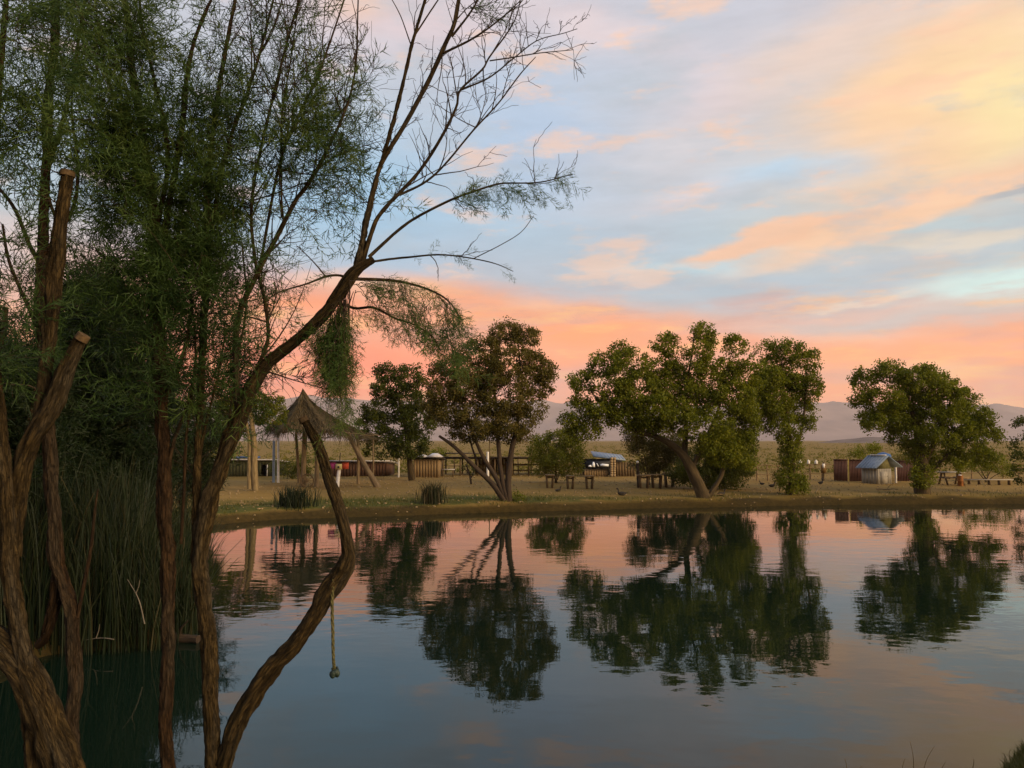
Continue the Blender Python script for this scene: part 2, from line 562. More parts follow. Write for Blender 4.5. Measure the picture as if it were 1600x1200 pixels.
def gh(x, y):
    x = np.asarray(x, float); y = np.asarray(y, float)
    d = shore(x, y)
    nearb = 1 - sst(7.2, 12.5, y)
    lip = 0.42 + 1.18 * nearb
    dp = np.maximum(d, 0)
    h = lip * (1 - np.exp(-dp / (0.38 + 0.62 * nearb))) + 0.2 * sst(2, 12, dp)
    h = h + (vnoise(x, y, 3.1, 3) - 0.5) * 0.10 * sst(0, 3, dp) + (vnoise(x, y, 0.9, 4) - 0.5) * 0.05 * sst(0.2, 1.5, dp)
    h = h + (vnoise(x, y, 60, 5) - 0.4) * 0.8 * sst(80, 250, dp) + (vnoise(x, y, 400, 6) - 0.4) * 2.0 * sst(400, 1200, dp)
    return np.where(d < 0, np.maximum(-1.0, d * 0.5) - 0.02, h)


def gz(x, y):
    return float(gh(np.array([x]), np.array([y]))[0])


def on(px, Y):
    x = X(px, Y)
    return (x, Y, gz(x, Y))


def build_ground():
    def axis(lo, hi, step, far_lo, far_hi):
        mid = list(np.arange(lo, hi, step))
        a, s = [], step
        p = lo
        while p > far_lo:
            s *= 1.22; p -= s; a.append(p)
        b, s = [], step
        p = hi
        while p < far_hi:
            s *= 1.22; p += s; b.append(p)
        return np.array(a[::-1] + mid + b)
    xs = axis(-26, 46, 0.33, -9000, 9000); ys = axis(1.5, 62, 0.33, -9000, 9000)
    gx, gy = np.meshgrid(xs, ys)
    z = gh(gx, gy)
    V = np.stack([gx, gy, z], -1).reshape(-1, 3)
    nx, ny = len(xs), len(ys)
    i = np.arange(ny - 1)[:, None] * nx + np.arange(nx - 1)[None, :]
    Fq = np.stack([i, i + 1, i + nx + 1, i + nx], -1).reshape(-1, 4)
    mb = MB()
    d = shore(gx, gy).ravel()
    d = np.clip((d + (vnoise(gx, gy, 1.1, 21).ravel() - 0.5) * 0.7 * sst(0, .5, d)) / 20, 0, 1)
    dd = shore(gx, gy).ravel(); xr = gx.ravel()
    turf = sst(0.3, 0.8, dd) * (1 - sst(1.2, 4.8, dd - 1.8 * (1 - sst(-3, 5, xr)))) * (0.35 + 0.65 * (1 - sst(1, 9, xr)))
    mb.add(V, Fq, np.stack([turf, turf, turf], -1), d)
    m = bpy.data.materials.new('ground'); m.use_nodes = True
    nt = m.node_tree; b = nt.nodes['Principled BSDF']
    b.inputs['Roughness'].default_value = 0.95; b.inputs['Specular IOR Level'].default_value = 0.1
    tc = nt.nodes.new('ShaderNodeTexCoord')
    def nz(scale, detail=8):
        n = nt.nodes.new('ShaderNodeTexNoise'); n.inputs['Scale'].default_value = scale; n.inputs['Detail'].default_value = detail
        n.inputs['Roughness'].default_value = 0.65
        nt.links.new(tc.outputs['Object'], n.inputs['Vector']); return n.outputs[0]
    def ramp(sock, stops):
        r = nt.nodes.new('ShaderNodeValToRGB')
        while len(r.color_ramp.elements) < len(stops):
            r.color_ramp.elements.new(0.5)
        for e, (p, c) in zip(r.color_ramp.elements, stops):
            e.position = p; e.color = (*c, 1)
        nt.links.new(sock, r.inputs[0]); return r.outputs[0]
    def mix(f, a, c):
        x = nt.nodes.new('ShaderNodeMix'); x.data_type = 'RGBA'
        nt.links.new(f, x.inputs[0]); nt.links.new(a, x.inputs[6]); nt.links.new(c, x.inputs[7]); return x.outputs[2]
    def ma(op, a, c, clamp=True):
        x = nt.nodes.new('ShaderNodeMath'); x.operation = op; x.use_clamp = clamp
        for k, s in enumerate((a, c)):
            if isinstance(s, (int, float)): x.inputs[k].default_value = s
            else: nt.links.new(s, x.inputs[k])
        return x.outputs[0]
    sand = ramp(nz(0.9), [(0.3, (0.20, 0.122, 0.028)), (0.7, (0.29, 0.182, 0.050))])
    grit = ramp(nz(14), [(0.35, (0.14, 0.085, 0.024)), (0.7, (0.31, 0.19, 0.06))])
    base = mix(ma('MULTIPLY', nz(3.0), 0.6), sand, grit)
    grass = ramp(nz(6), [(0.3, (0.035, 0.045, 0.006)), (0.75, (0.10, 0.095, 0.018))])
    at = nt.nodes.new('ShaderNodeAttribute'); at.attribute_name = 'tint'
    # turf near the edge of the water thins out into sand; wet mud right at the edge
    edge = ramp(at.outputs['Fac'], [(0.0, (0.2, 0.2, 0.2)), (0.04, (0.9, 0.9, 0.9)), (0.12, (0.7, 0.7, 0.7)), (0.2, (0.15, 0.15, 0.15)), (0.5, (0.05, 0.05, 0.05)), (0.95, (0, 0, 0)), (1.0, (0.55, 0.55, 0.55))])
    ta = nt.nodes.new('ShaderNodeAttribute'); ta.attribute_name = 'bark'
    tsep = nt.nodes.new('ShaderNodeSeparateXYZ'); nt.links.new(ta.outputs['Vector'], tsep.inputs[0])
    patch = ma('MULTIPLY', ma('MULTIPLY', ma('SUBTRACT', nz(0.55, 6), 0.33), 7.0), ma('MAXIMUM', tsep.outputs[0], ma('MULTIPLY', edge, 0.5)))
    c = mix(patch, base, grass)
    mud = ramp(nz(5), [(0.3, (0.022, 0.016, 0.004)), (0.7, (0.055, 0.037, 0.010))])
    c = mix(ramp(at.outputs['Fac'], [(0.0, (1, 1, 1)), (0.018, (0.95, 0.95, 0.95)), (0.042, (0, 0, 0))]), c, mud)
    nt.links.new(c, b.inputs['Base Color'])
    bp = nt.nodes.new('ShaderNodeBump'); bp.inputs['Strength'].default_value = 0.5; bp.inputs['Distance'].default_value = 0.06
    nt.links.new(nz(7), bp.inputs['Height']); nt.links.new(bp.outputs[0], b.inputs['Normal'])
    mb.build('ground', m, smooth=True, kind='structure')


def build_water():
    mb = MB()
    mb.add([(-14, 4, 0), (56, 4, 0), (56, 42, 0), (-14, 42, 0)], [(0, 1, 2, 3)])
    m = bpy.data.materials.new('pond_water'); m.use_nodes = True
    nt = m.node_tree; b = nt.nodes['Principled BSDF']
    b.inputs['Base Color'].default_value = (0.004, 0.011, 0.006, 1)
    b.inputs['Roughness'].default_value = 0.015
    b.inputs['IOR'].default_value = 1.34
    tc = nt.nodes.new('ShaderNodeTexCoord')
    def nz(scale, sx, sy, det, rz=0.0):
        mp = nt.nodes.new('ShaderNodeMapping'); mp.inputs['Scale'].default_value = (sx, sy, 1); mp.inputs['Rotation'].default_value = (0, 0, rz)
        nt.links.new(tc.outputs['Object'], mp.inputs[0])
        n = nt.nodes.new('ShaderNodeTexNoise'); n.inputs['Scale'].default_value = scale; n.inputs['Detail'].default_value = det
        nt.links.new(mp.outputs[0], n.inputs['Vector']); return n.outputs[0]
    def ma(op, a, c):
        x = nt.nodes.new('ShaderNodeMath'); x.operation = op
        for k, s in enumerate((a, c)):
            if isinstance(s, (int, float)): x.inputs[k].default_value = s
            else: nt.links.new(s, x.inputs[k])
        return x.outputs[0]
    calm = nz(0.11, 1, 1.6, 3, 0.3)                      # where the breeze ruffles the surface
    mr = nt.nodes.new('ShaderNodeMapRange'); nt.links.new(calm, mr.inputs[0])
    mr.inputs[1].default_value = 0.42; mr.inputs[2].default_value = 0.68; mr.inputs[3].default_value = 0.25; mr.inputs[4].default_value = 1.0
    h = ma('ADD', ma('MULTIPLY', nz(1.3, 0.8, 1.2, 2, 0.25), 1.0), ma('MULTIPLY', nz(5.5, 0.7, 1.3, 2, -0.2), 0.16))
    h = ma('MULTIPLY', h, mr.outputs[0])
    bp = nt.nodes.new('ShaderNodeBump'); bp.inputs['Strength'].default_value = 1.0; bp.inputs['Distance'].default_value = 0.011
    nt.links.new(h, bp.inputs['Height']); nt.links.new(bp.outputs[0], b.inputs['Normal'])
    mb.build('water', m, kind='structure')


def build_mountains():
    prof_px = [-700, -300, 0, 200, 400, 440, 480, 520, 560, 620, 700, 780, 860, 960, 1060, 1160, 1260, 1300, 1340, 1420, 1500, 1560, 1600, 1700, 2000, 2400]
    prof_py = [648, 642, 640, 634, 630, 627, 623, 627, 629, 631, 634, 632, 630, 636, 640, 636, 633, 631, 634, 638, 637, 635, 640, 645, 640, 650]
    naz, nd = 420, 26
    azs = np.linspace(R(-68), R(68), naz)
    V = []
    for k in range(nd):
        u = k / (nd - 1)
        for a in azs:
            px = 800 + F * math.tan(max(-1.13, min(1.13, a)))
            D = (5200 + 2600 * u) / max(0.42, math.cos(a)) * 0.92
            if D > 9200:
                D = 9200 - (1 - u) * 1600
            top = (688 - np.interp(px, prof_px, prof_py)) / F * 6900 * 1.0 + 0
            x, y = math.sin(a) * D, math.cos(a) * D
            ridge = 1 - abs(mnoise.noise(Vector((x / 420, y / 700, 1.3)))) * 2
            fold = mnoise.fractal(Vector((x / 300, y / 420, 2.0)), 1.0, 2.1, 5)
            rise = max(0.0, min(1.0, u / 0.62)) ** 1.25
            z = top * rise * (1 + 0.10 * (fold + ridge * 0.35) * (1.15 - rise) * 4 * min(1, u * 3)) * (1 if u < 0.62 else 1 - (u - 0.62) * 0.9)
            z *= 1 + 0.05 * mnoise.fractal(Vector((x / 160, 0.3, 9.0)), 1.0, 2.2, 4)
            V.append((x, y, max(z, 0) - 2 + (0.5 if u == 0 else 0)))
    i = np.arange(nd - 1)[:, None] * naz + np.arange(naz - 1)[None, :]
    Fq = np.stack([i, i + 1, i + naz + 1, i + naz], -1).reshape(-1, 4)
    mb = MB(); mb.add(V, Fq)
    mb.build('mountains', mat('mountain_rock', (0.19, 0.14, 0.13), (0.27, 0.20, 0.18), scale=0.004, rough=0.95, spec=0.05), smooth=True, kind='structure')
    # low bare mound on the plain, right of the middle
    n = 40
    gx, gy = np.meshgrid(np.linspace(-1, 1, n), np.linspace(-1, 1, 14))
    h = np.clip(1 - (np.abs(gx + 0.25 * (1 - np.abs(gx))) ** 1.3) - gy ** 2 * 0.9, 0, 1) * (0.85 + 0.3 * vnoise(gx, gy, 0.18, 8))
    cx = X(1390, 700)
    V = np.stack([cx + gx * 62, 700 + gy * 80, 0.2 + h * 6.0], -1).reshape(-1, 3)
    i = np.arange(13)[:, None] * n + np.arange(n - 1)[None, :]
    Fq = np.stack([i, i + 1, i + n + 1, i + n], -1).reshape(-1, 4)
    mb = MB(); mb.add(V, Fq)
    mb.build('hill', mat('mound_earth', (0.13, 0.10, 0.085), (0.22, 0.17, 0.14), scale=0.05, rough=0.95, spec=0.05), smooth=True, kind='structure')


def build_haze():
    mb = MB(); box(mb, (0, 0, 228), (19600, 19600, 464))
    m = bpy.data.materials.new('haze'); m.use_nodes = True
    nt = m.node_tree; nt.nodes.remove(nt.nodes['Principled BSDF'])
    v = nt.nodes.new('ShaderNodeVolumePrincipled')
    v.inputs['Color'].default_value = (0.94, 0.85, 0.82, 1)
    v.inputs['Density'].default_value = 8e-5
    v.inputs['Anisotropy'].default_value = 0.0
    nt.links.new(v.outputs[0], nt.nodes['Material Output'].inputs['Volume'])
    mb.build('haze', m, kind='stuff')


build_ground()
build_water()
build_mountains()
build_haze()

# ------------------------------------------------------------------ plants: leaves, sprays, branches
def rand_dirs(n):
    v = rng.normal(size=(n, 3))
    return v / np.linalg.norm(v, axis=1)[:, None]


def frames(D, roll=True):
    """Rotation matrices whose third column is D."""
    D = D / (np.linalg.norm(D, axis=1)[:, None] + 1e-9)
    A = rng.normal(size=D.shape)
    A = A - D * (A * D).sum(1)[:, None]
    A /= np.linalg.norm(A, axis=1)[:, None] + 1e-9
    B = np.cross(D, A)
    return np.stack([A, B, D], -1)


def add_leaves(mb, P, size, tint, hang=0.3, aspect=0.62, clusters=1):
    """One bent four-point leaf per point."""
    n = len(P)
    if n == 0:
        return
    D = rand_dirs(n); D[:, 2] -= hang
    M = frames(D)
    s = size * rng.uniform(0.65, 1.35, n)
    T = np.array([[0, 0, 0], [aspect * 0.5, 0.10, 0.45], [0, -0.02, 1.0], [-aspect * 0.5, 0.10, 0.45]])
    V = np.einsum('nij,kj->nki', M, T) * s[:, None, None] + P[:, None, :]
    Fq = np.arange(n * 4).reshape(n, 4)
    mb.add(V.reshape(-1, 3), Fq, None, np.repeat(tint, 4))


def spray_template(length=0.34, nside=15, nsp=4, wid=0.0056, seed=0):
    """Feathery tamarisk spray along +Z: a thin axis, side twigs, and slender green needles as single faces."""
    g = np.random.default_rng(seed)
    tri = []
    def spike(a, b, w):
        d = b - a; s = np.cross(d, g.normal(size=3)); s /= np.linalg.norm(s) + 1e-9
        tri.append([a - s * w * 0.5, a + s * w * 0.5, b])
    ax = [np.array([0.05 * math.sin(t * 2.2 + seed), 0.04 * math.cos(t * 1.7 + seed), t]) * length for t in np.linspace(0, 1, 9)]
    for a, b in zip(ax[:-1], ax[1:]):
        spike(a, b + (b - a) * 0.3, wid * 0.9)
    for k in range(nside):
        t = 0.12 + 0.86 * k / nside
        i = int(t * 8); p = ax[i] + (ax[i + 1] - ax[i]) * (t * 8 - i)
        a = g.uniform(0, 2 * math.pi)
        d = np.array([math.cos(a), math.sin(a), g.uniform(0.5, 1.3)]); d /= np.linalg.norm(d)
        L = length * g.uniform(0.22, 0.42) * (1.15 - 0.6 * t)
        spike(p, p + d * L, wid * 0.9)
        for j in range(nsp):
            q = p + d * L * (0.25 + 0.75 * (j + g.uniform()) / nsp)
            e = d + g.normal(size=3) * 0.55; e /= np.linalg.norm(e)
            spike(q, q + e * length * g.uniform(0.10, 0.2), wid)
    return np.array(tri).reshape(-1, 3)


SPRAYS = [spray_template(seed=k) for k in range(5)]
FAR_SPRAYS = [spray_template(length=0.8, nside=14, nsp=5, wid=0.02, seed=20 + k) for k in range(4)]


def add_sprays(mb, P, D, scale, tint, temps=SPRAYS):
    n = len(P)
    if n == 0:
        return
    M = frames(D)
    pick = rng.integers(0, len(temps), n)
    for k, T in enumerate(temps):
        q = np.where(pick == k)[0]
        if len(q) == 0:
            continue
        V = np.einsum('nij,kj->nki', M[q], T) * scale[q][:, None, None] + P[q][:, None, :]
        m = len(T)
        Ft = np.arange(len(q) * m).reshape(-1, 3)
        tt = np.repeat(tint[q], m) + rng.uniform(-0.08, 0.08, len(q) * m)
        mb.add(V.reshape(-1, 3), Ft, None, np.clip(tt, 0, 1))


class Skeleton:
    """Nodes that later branches spring from."""

    def __init__(s):
        s.p, s.r, s.d = [], [], []

    def add(s, pts, radii):
        T = np.gradient(pts, axis=0); T /= np.linalg.norm(T, axis=1)[:, None] + 1e-9
        s.p.append(pts); s.r.append(np.asarray(radii)); s.d.append(T)

    def flat(s):
        return np.concatenate(s.p), np.concatenate(s.r), np.concatenate(s.d)

    def reach(s, mb, target, n=9, rmax=0.02, rmin=0.0025, droop=0.0, wig=0.05, up=1.0, sides=5, skip=0.0):
        P, r, d = s.flat()
        v = target - P
        dist = np.linalg.norm(v, axis=1)
        cost = dist + up * np.maximum(0, P[:, 2] - target[2] + 0.3 * dist) + 0.4 * dist * (1 - (v * d).sum(1) / (dist + 1e-6))
        if skip:
            cost = cost + rng.uniform(0, skip, len(cost))
        i = int(np.argmin(cost))
        a, L = P[i], dist[i]
        if L < 0.05:
            return None, None
        c1 = a + d[i] * L * 0.35 + np.array([0, 0, 0.08 * L])
        c2 = target + (a - target) * 0.3 + np.array([0, 0, (0.12 + droop) * L])
        t = np.linspace(0, 1, n)[:, None]
        pts = (1 - t) ** 3 * a + 3 * (1 - t) ** 2 * t * c1 + 3 * (1 - t) * t * t * c2 + t ** 3 * target
        pts[1:-1] += rng.normal(size=(n - 2, 3)) * wig * L * 0.25
        r0 = min(r[i] * 0.75, rmax, 0.004 + 0.014 * L * (rmax / 0.02))
        rad = np.linspace(r0, rmin, n)
        tube(mb, pts, rad, sides, cap=False)
        s.add(pts[2:], rad[2:])
        return pts, rad


def tree_path(pts, Y, n):
    """Photo polyline (px, py, width px[, dY]) -> smooth world path and radii."""
    P = np.array([W(p[0], p[1], Y + (p[3] if len(p) > 3 else 0)) for p in pts])
    r = np.array([p[2] / 2 / F * (Y + (p[3] if len(p) > 3 else 0)) for p in pts])
    return crs(P, n), np.maximum(crs(r[:, None], n)[:, 0], 0.0015)


def leafy_tree(name, label, cat, base_px, Y, trunks, lobes, leaf, bark, size=0.10, dens=1.0, cl_r=0.34, group=None, hang=0.3, depth=1.0, limb_r=0.05, bare=0.0, tint0=0.0, aspect=0.62):
    """Tapered trunks, limbs and a crown of leaf clumps gathered in lobes (px, py, rx, ry[, dY])."""
    base = np.array(on(base_px, Y))
    t = thing(name, label, cat, base, group)
    k = Y / F
    sk = Skeleton()
    mb = MB()
    first = True
    for tr in trunks:
        P, r = tree_path(tr, Y, 26)
        mb = MB()
        tube(mb, P, r, 9, rough=0.25, seed=random.uniform(0, 50))
        mb.build('trunk', bark, t, smooth=True)
        sk.add(P[6:], r[6:])
    lm, lv = MB(), MB()
    for lb in lobes:
        px, py, rx, ry = lb[:4]
        c = W(px, py, Y + (lb[4] if len(lb) > 4 else rng.uniform(-0.5, 0.5) * rx * k * depth))
        ax, az = rx * k, ry * k
        ay = depth * (0.5 * ax + 0.5 * az)
        sk.reach(lm, c, n=9, rmax=limb_r, rmin=0.012, wig=0.16, sides=6)
        area = math.pi * ax * az
        nc = max(6, int(area * 11 * dens * (0.34 / cl_r) ** 2))
        u = rand_dirs(nc) * (rng.uniform(0.25, 1, nc) ** 0.45)[:, None]
        cc = c + u * np.array([ax, ay, az]) * 0.92
        for j in range(nc):
            if j % 6 == 0:
                sk.reach(lm, cc[j], n=6, rmax=0.025, rmin=0.006, wig=0.14, sides=4)
            nl = int(rng.uniform(45, 105) * (cl_r / 0.34) ** 2 * (0.10 / size) ** 1.2)
            rc = cl_r * rng.uniform(0.6, 1.25)
            q = rand_dirs(nl) * (rng.uniform(0, 1, nl) ** 0.5)[:, None] * np.array([1.0, 1.0, 0.85]) * rc + cc[j]
            tt = np.clip(rng.normal(0.5 + tint0 + 0.22 * rng.uniform(-1, 1), 0.16, nl), 0, 1)
            add_leaves(lv, q, size, tt, hang)
    lm.build('limbs', bark, t, smooth=True, kind='stuff')
    lv.build('crown', leaf, t)
    return t


# leaf and bark colours
L_cotton = leafmat('cottonwood_leaf', [(0.075, 0.092, 0.004), (0.138, 0.158, 0.006), (0.24, 0.235, 0.014)])
L_dark = leafmat('dark_leaf', [(0.032, 0.044, 0.004), (0.062, 0.078, 0.006), (0.115, 0.12, 0.012)])
L_red = leafmat('russet_leaf', [(0.066, 0.060, 0.007), (0.115, 0.098, 0.013), (0.20, 0.145, 0.042)])
L_yellow = leafmat('yellow_leaf', [(0.09, 0.105, 0.006), (0.16, 0.17, 0.011), (0.25, 0.24, 0.024)])
L_needle = leafmat('tamarisk_needle', [(0.018, 0.042, 0.010), (0.055, 0.100, 0.020), (0.13, 0.165, 0.030)], trans=0.4)
L_needle_dark = leafmat('shaded_needle', [(0.006, 0.014, 0.003), (0.012, 0.024, 0.005), (0.030, 0.036, 0.008)], trans=0.3)  # darkened needle colour: shade of the big trees painted in
L_reed = leafmat('reed_blade', [(0.003, 0.009, 0.002), (0.007, 0.016, 0.003), (0.016, 0.021, 0.004), (0.055, 0.040, 0.013)], trans=0.2)  # reed colour lowered to carry the shade along the left shore
L_grass = leafmat('grass_blade', [(0.04, 0.05, 0.006), (0.09, 0.09, 0.014), (0.19, 0.15, 0.05)])
L_scrub = leafmat('scrub_leaf', [(0.085, 0.085, 0.012), (0.15, 0.135, 0.020), (0.22, 0.18, 0.045)])
bark_tam = mat('tamarisk_bark', (0.014, 0.009, 0.003), (0.100, 0.066, 0.023), scale=55, rough=0.9, bump=1.0, bscale=110, coord='bark', lo=0.34, hi=0.72, spec=0.15)
bark_red = mat('reddish_bark', (0.018, 0.009, 0.004), (0.064, 0.036, 0.014), scale=50, rough=0.9, bump=0.9, bscale=100, coord='bark', lo=0.3, hi=0.75, spec=0.15)
bark_grey = mat('dead_bark', (0.016, 0.011, 0.005), (0.115, 0.080, 0.038), scale=60, rough=0.92, bump=1.0, bscale=120, coord='bark', lo=0.36, hi=0.74, spec=0.15)
bark_far = mat('far_bark', (0.03, 0.021, 0.008), (0.09, 0.06, 0.024), scale=18, rough=0.9, coord='bark')
bark_dark = mat('dark_bark', (0.02, 0.013, 0.008), (0.055, 0.036, 0.02), scale=30, rough=0.9, coord='bark', bump=0.5)
wood_cut = mat('cut_wood', (0.035, 0.022, 0.009), (0.11, 0.07, 0.03), scale=40, rough=0.85)

# ------------------------------------------------------------------ near bank: four many-stemmed trees
def lobes_fill(sk, tw, lv, lobes, Y, tint0=0.45, sides=4, twig_r=0.010, scale=1.0, temps=SPRAYS, droopy=False):
    """lobes: (px, py, rx, ry, targets, sprays[, dY[, droop]]) - twigs grow to targets, sprays sit along them."""
    for lb in lobes:
        px, py, rx, ry, nt_, ns = lb[:6]
        dY = lb[6] if len(lb) > 6 else 0.0
        droop = lb[7] if len(lb) > 7 else 0.0
        Yc = Y + dY
        k = Yc / F
        c = W(px, py, Yc)
        pts, drs = [], []
        for j in range(nt_):
            u = rand_dirs(1)[0] * rng.uniform(0.2, 1) ** 0.4
            tgt = c + u * np.array([rx * k, 0.5 * (rx + ry) * k, ry * k])
            P, r = sk.reach(tw, tgt, n=10, rmax=twig_r, rmin=0.0016, droop=droop, wig=0.16, up=0.7, sides=sides, skip=0.12)
            if P is None:
                continue
            T = np.gradient(P, axis=0)
            for _ in range(max(1, int((1.2 if ns / nt_ > 7 else 0.72) * ns / nt_ * rng.uniform(0.6, 1.4)))):
                i = rng.integers(3, 10)
                a = P[min(i, 9)] + rng.normal(size=3) * 0.03
                d = T[min(i, 9)] / (np.linalg.norm(T[min(i, 9)]) + 1e-9) + rng.normal(size=3) * 0.55 + np.array([0, 0, -0.9 * droop])
                pts.append(a); drs.append(d)
            # a fork or two of bare twig
            for _ in range(2):
                i = rng.integers(3, 9)
                d = T[i] / (np.linalg.norm(T[i]) + 1e-9) + rng.normal(size=3) * 0.6; d /= np.linalg.norm(d)
                L = rng.uniform(0.12, 0.35)
                q = P[i] + d * L * np.linspace(0, 1, 5)[:, None] + rng.normal(size=(5, 3)) * 0.008
                tube(tw, q, np.linspace(max(r[i] * 0.6, .0018), 0.0012, 5), 3, cap=False)
        if pts:
            n = len(pts)
            tt = np.clip((tint0 if py < 390 else tint0 - 0.18) + rng.normal(0, 0.16, n) + rng.uniform(-0.12, 0.12), 0, 1)  # lower lobes tinted darker, shade put into the needle colour
            add_sprays(lv, np.array(pts), np.array(drs), scale * rng.uniform(0.6, 1.25, n), tt, temps)


def bare_twigs(mb, path, rad, n, Lr=(0.15, 0.5), depth=1, up=0.25, tip=0.0012):
    """Crooked bare side twigs along a branch, forking again."""
    T = np.gradient(path, axis=0); T /= np.linalg.norm(T, axis=1)[:, None] + 1e-9
    N = len(path)
    outp = []
    for _ in range(n):
        i = int(rng.integers(int(N * 0.15), N - 1))
        d = T[i] + rng.normal(size=3) * 0.75 + np.array([0, 0, up]); d /= np.linalg.norm(d)
        L = rng.uniform(*Lr)
        bend = rng.normal(size=3) * 0.5
        s = np.linspace(0, 1, 8)[:, None]
        q = path[i] + d * L * s + bend * L * 0.35 * s * s + np.cumsum(rng.normal(size=(8, 3)), 0) * 0.007 * s
        r0 = min(rad[i] * 0.55, 0.002 + 0.007 * L)
        rr = np.linspace(max(r0, 0.0018), tip, 8)
        tube(mb, q, rr, 4, cap=False)
        outp.append((q, rr))
        if depth > 0:
            outp += bare_twigs(mb, q, rr, int(rng.integers(1, 4)), (L * 0.3, L * 0.7), depth - 1, up, tip)
    return outp


def fg_tree(label, base_px, Y, stems, lobes, bark, leaf=None, tint0=0.45, dead=(), name='tamarisk_tree', stubs=(), extra=None, group='tamarisk trees on the near bank', sides=28):
    bx = X(base_px, Y, 1200)
    base = np.array([bx, Y, gz(bx, Y)])
    t = thing(name, label, 'tree', base, group)
    sk = Skeleton()
    big, thin = MB(), MB()
    tr = 0
    for st in stems:
        pts = list(st)
        if pts[0][1] >= 1190:        # a stem that runs out of the frame goes on down to the bank
            p0 = W(pts[0][0], pts[0][1], Y + (pts[0][3] if len(pts[0]) > 3 else 0))
            r0 = pts[0][2] / 2 / F * Y
            g = gz(p0[0] * 0.7 + base[0] * 0.3, Y)
            P = np.array([W(p[0], p[1], Y + (p[3] if len(p) > 3 else 0)) for p in pts])
            r = np.array([p[2] * 0.80 / 2 / F * (Y + (p[3] if len(p) > 3 else 0)) for p in pts])
            foot = np.array([p0[0] * 0.7 + base[0] * 0.3, p0[1] * 0.7 + base[1] * 0.3, g - 0.08])
            P = np.vstack([foot, P]); r = np.concatenate([[r0 * 1.3], r])
        else:
            P = np.array([W(p[0], p[1], Y + (p[3] if len(p) > 3 else 0)) for p in pts])
            r = np.array([p[2] * 0.85 / 2 / F * (Y + (p[3] if len(p) > 3 else 0)) for p in pts])
        L = np.linalg.norm(np.diff(P, axis=0), axis=1).sum()
        thick = r.max() > 0.022
        n = int(L * 95) if thick else int(L * 22) + 6
        Q = crs(P, n); q = np.maximum(crs(r[:, None], n)[:, 0], 0.0015)
        Q = Q + np.stack([np.array([mnoise.noise(Vector((l * 2.3 + 9 * c, tr, c))) for l in np.linspace(0, L, n)]) for c in range(3)], -1) * np.minimum(q, 0.03)[:, None] * 0.5
        if thick:
            m1 = MB(); tube(m1, Q, q, sides, rough=0.46, seed=tr * 3.7 + Y)
            m1.build('trunk' if pts[0][1] >= 1190 or q.max() > 0.04 else 'limb', bark, t, smooth=True)
        else:
            m1 = MB(); tube(m1, Q, q, 7, rough=0.15, seed=tr)
            m1.build('branch', bark, t, smooth=True)
        st_i = n // 4
        sk.add(Q[st_i:], q[st_i:])
        tr += 1
    for (px, py, w, ddx, ddy, dY) in stubs:      # pale faces of sawn-off limbs
        a = W(px, py, Y + dY); b = W(px + ddx, py + ddy, Y + dY)
        m1 = MB(); tube(m1, [a - (b - a) * 0.2, b], [w / 2 / F * Y * 1.02, w / 2 / F * Y * 0.97], 14)
        m1.build('cut_end', wood_cut, t)
    tw, lv = MB(), MB()
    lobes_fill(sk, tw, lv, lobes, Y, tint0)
    if extra:
        extra(sk, tw, lv)
    if tw.n:
        tw.build('twigs', bark_dark, t, kind='stuff')
    if lv.n:
        lv.build('crown', leaf or L_needle, t)
    return t


# leftmost: gnarled, with sawn limbs
fg_tree('gnarled leaning tree with a sawn-off limb stub at the far left of the near bank', 60, 4.0, [
    [(128, 1290, 70), (100, 1200, 62), (72, 1120, 58), (38, 1055, 54), (0, 1008, 50), (-60, 960, 44), (-130, 900, 36)],
    [(62, 1250, 40), (50, 1100, 36), (34, 1010, 33), (22, 945, 32), (14, 860, 31), (7, 760, 29), (-3, 650, 26), (-14, 500, 22), (-10, 300, 17), (0, 120, 12), (14, -40, 8)],
    [(20, 870, 30, .05), (26, 790, 34, .07), (45, 700, 36, .08), (78, 632, 36, .08), (104, 576, 30, .06), (127, 530, 22, .04)],
    [(60, 668, 22, .12), (70, 590, 24, .12), (78, 510, 25, .12), (88, 420, 26, .12), (97, 335, 25, .12), (105, 274, 23, .12)],
], [
    (22, 90, 60, 110, 16, 110), (70, 10, 70, 50, 9, 60), (12, 300, 50, 90, 10, 40), (20, 440, 45, 70, 12, 34), (10, 560, 40, 60, 8, 50), (30, 200, 50, 60, 8, 60),
    (-120, 200, 120, 200, 24, 150), (-150, 600, 110, 160, 14, 80),
], bark_tam, stubs=[(105, 274, 23, 1.2, -7, .12), (127, 530, 21, 5, -7, .04)])

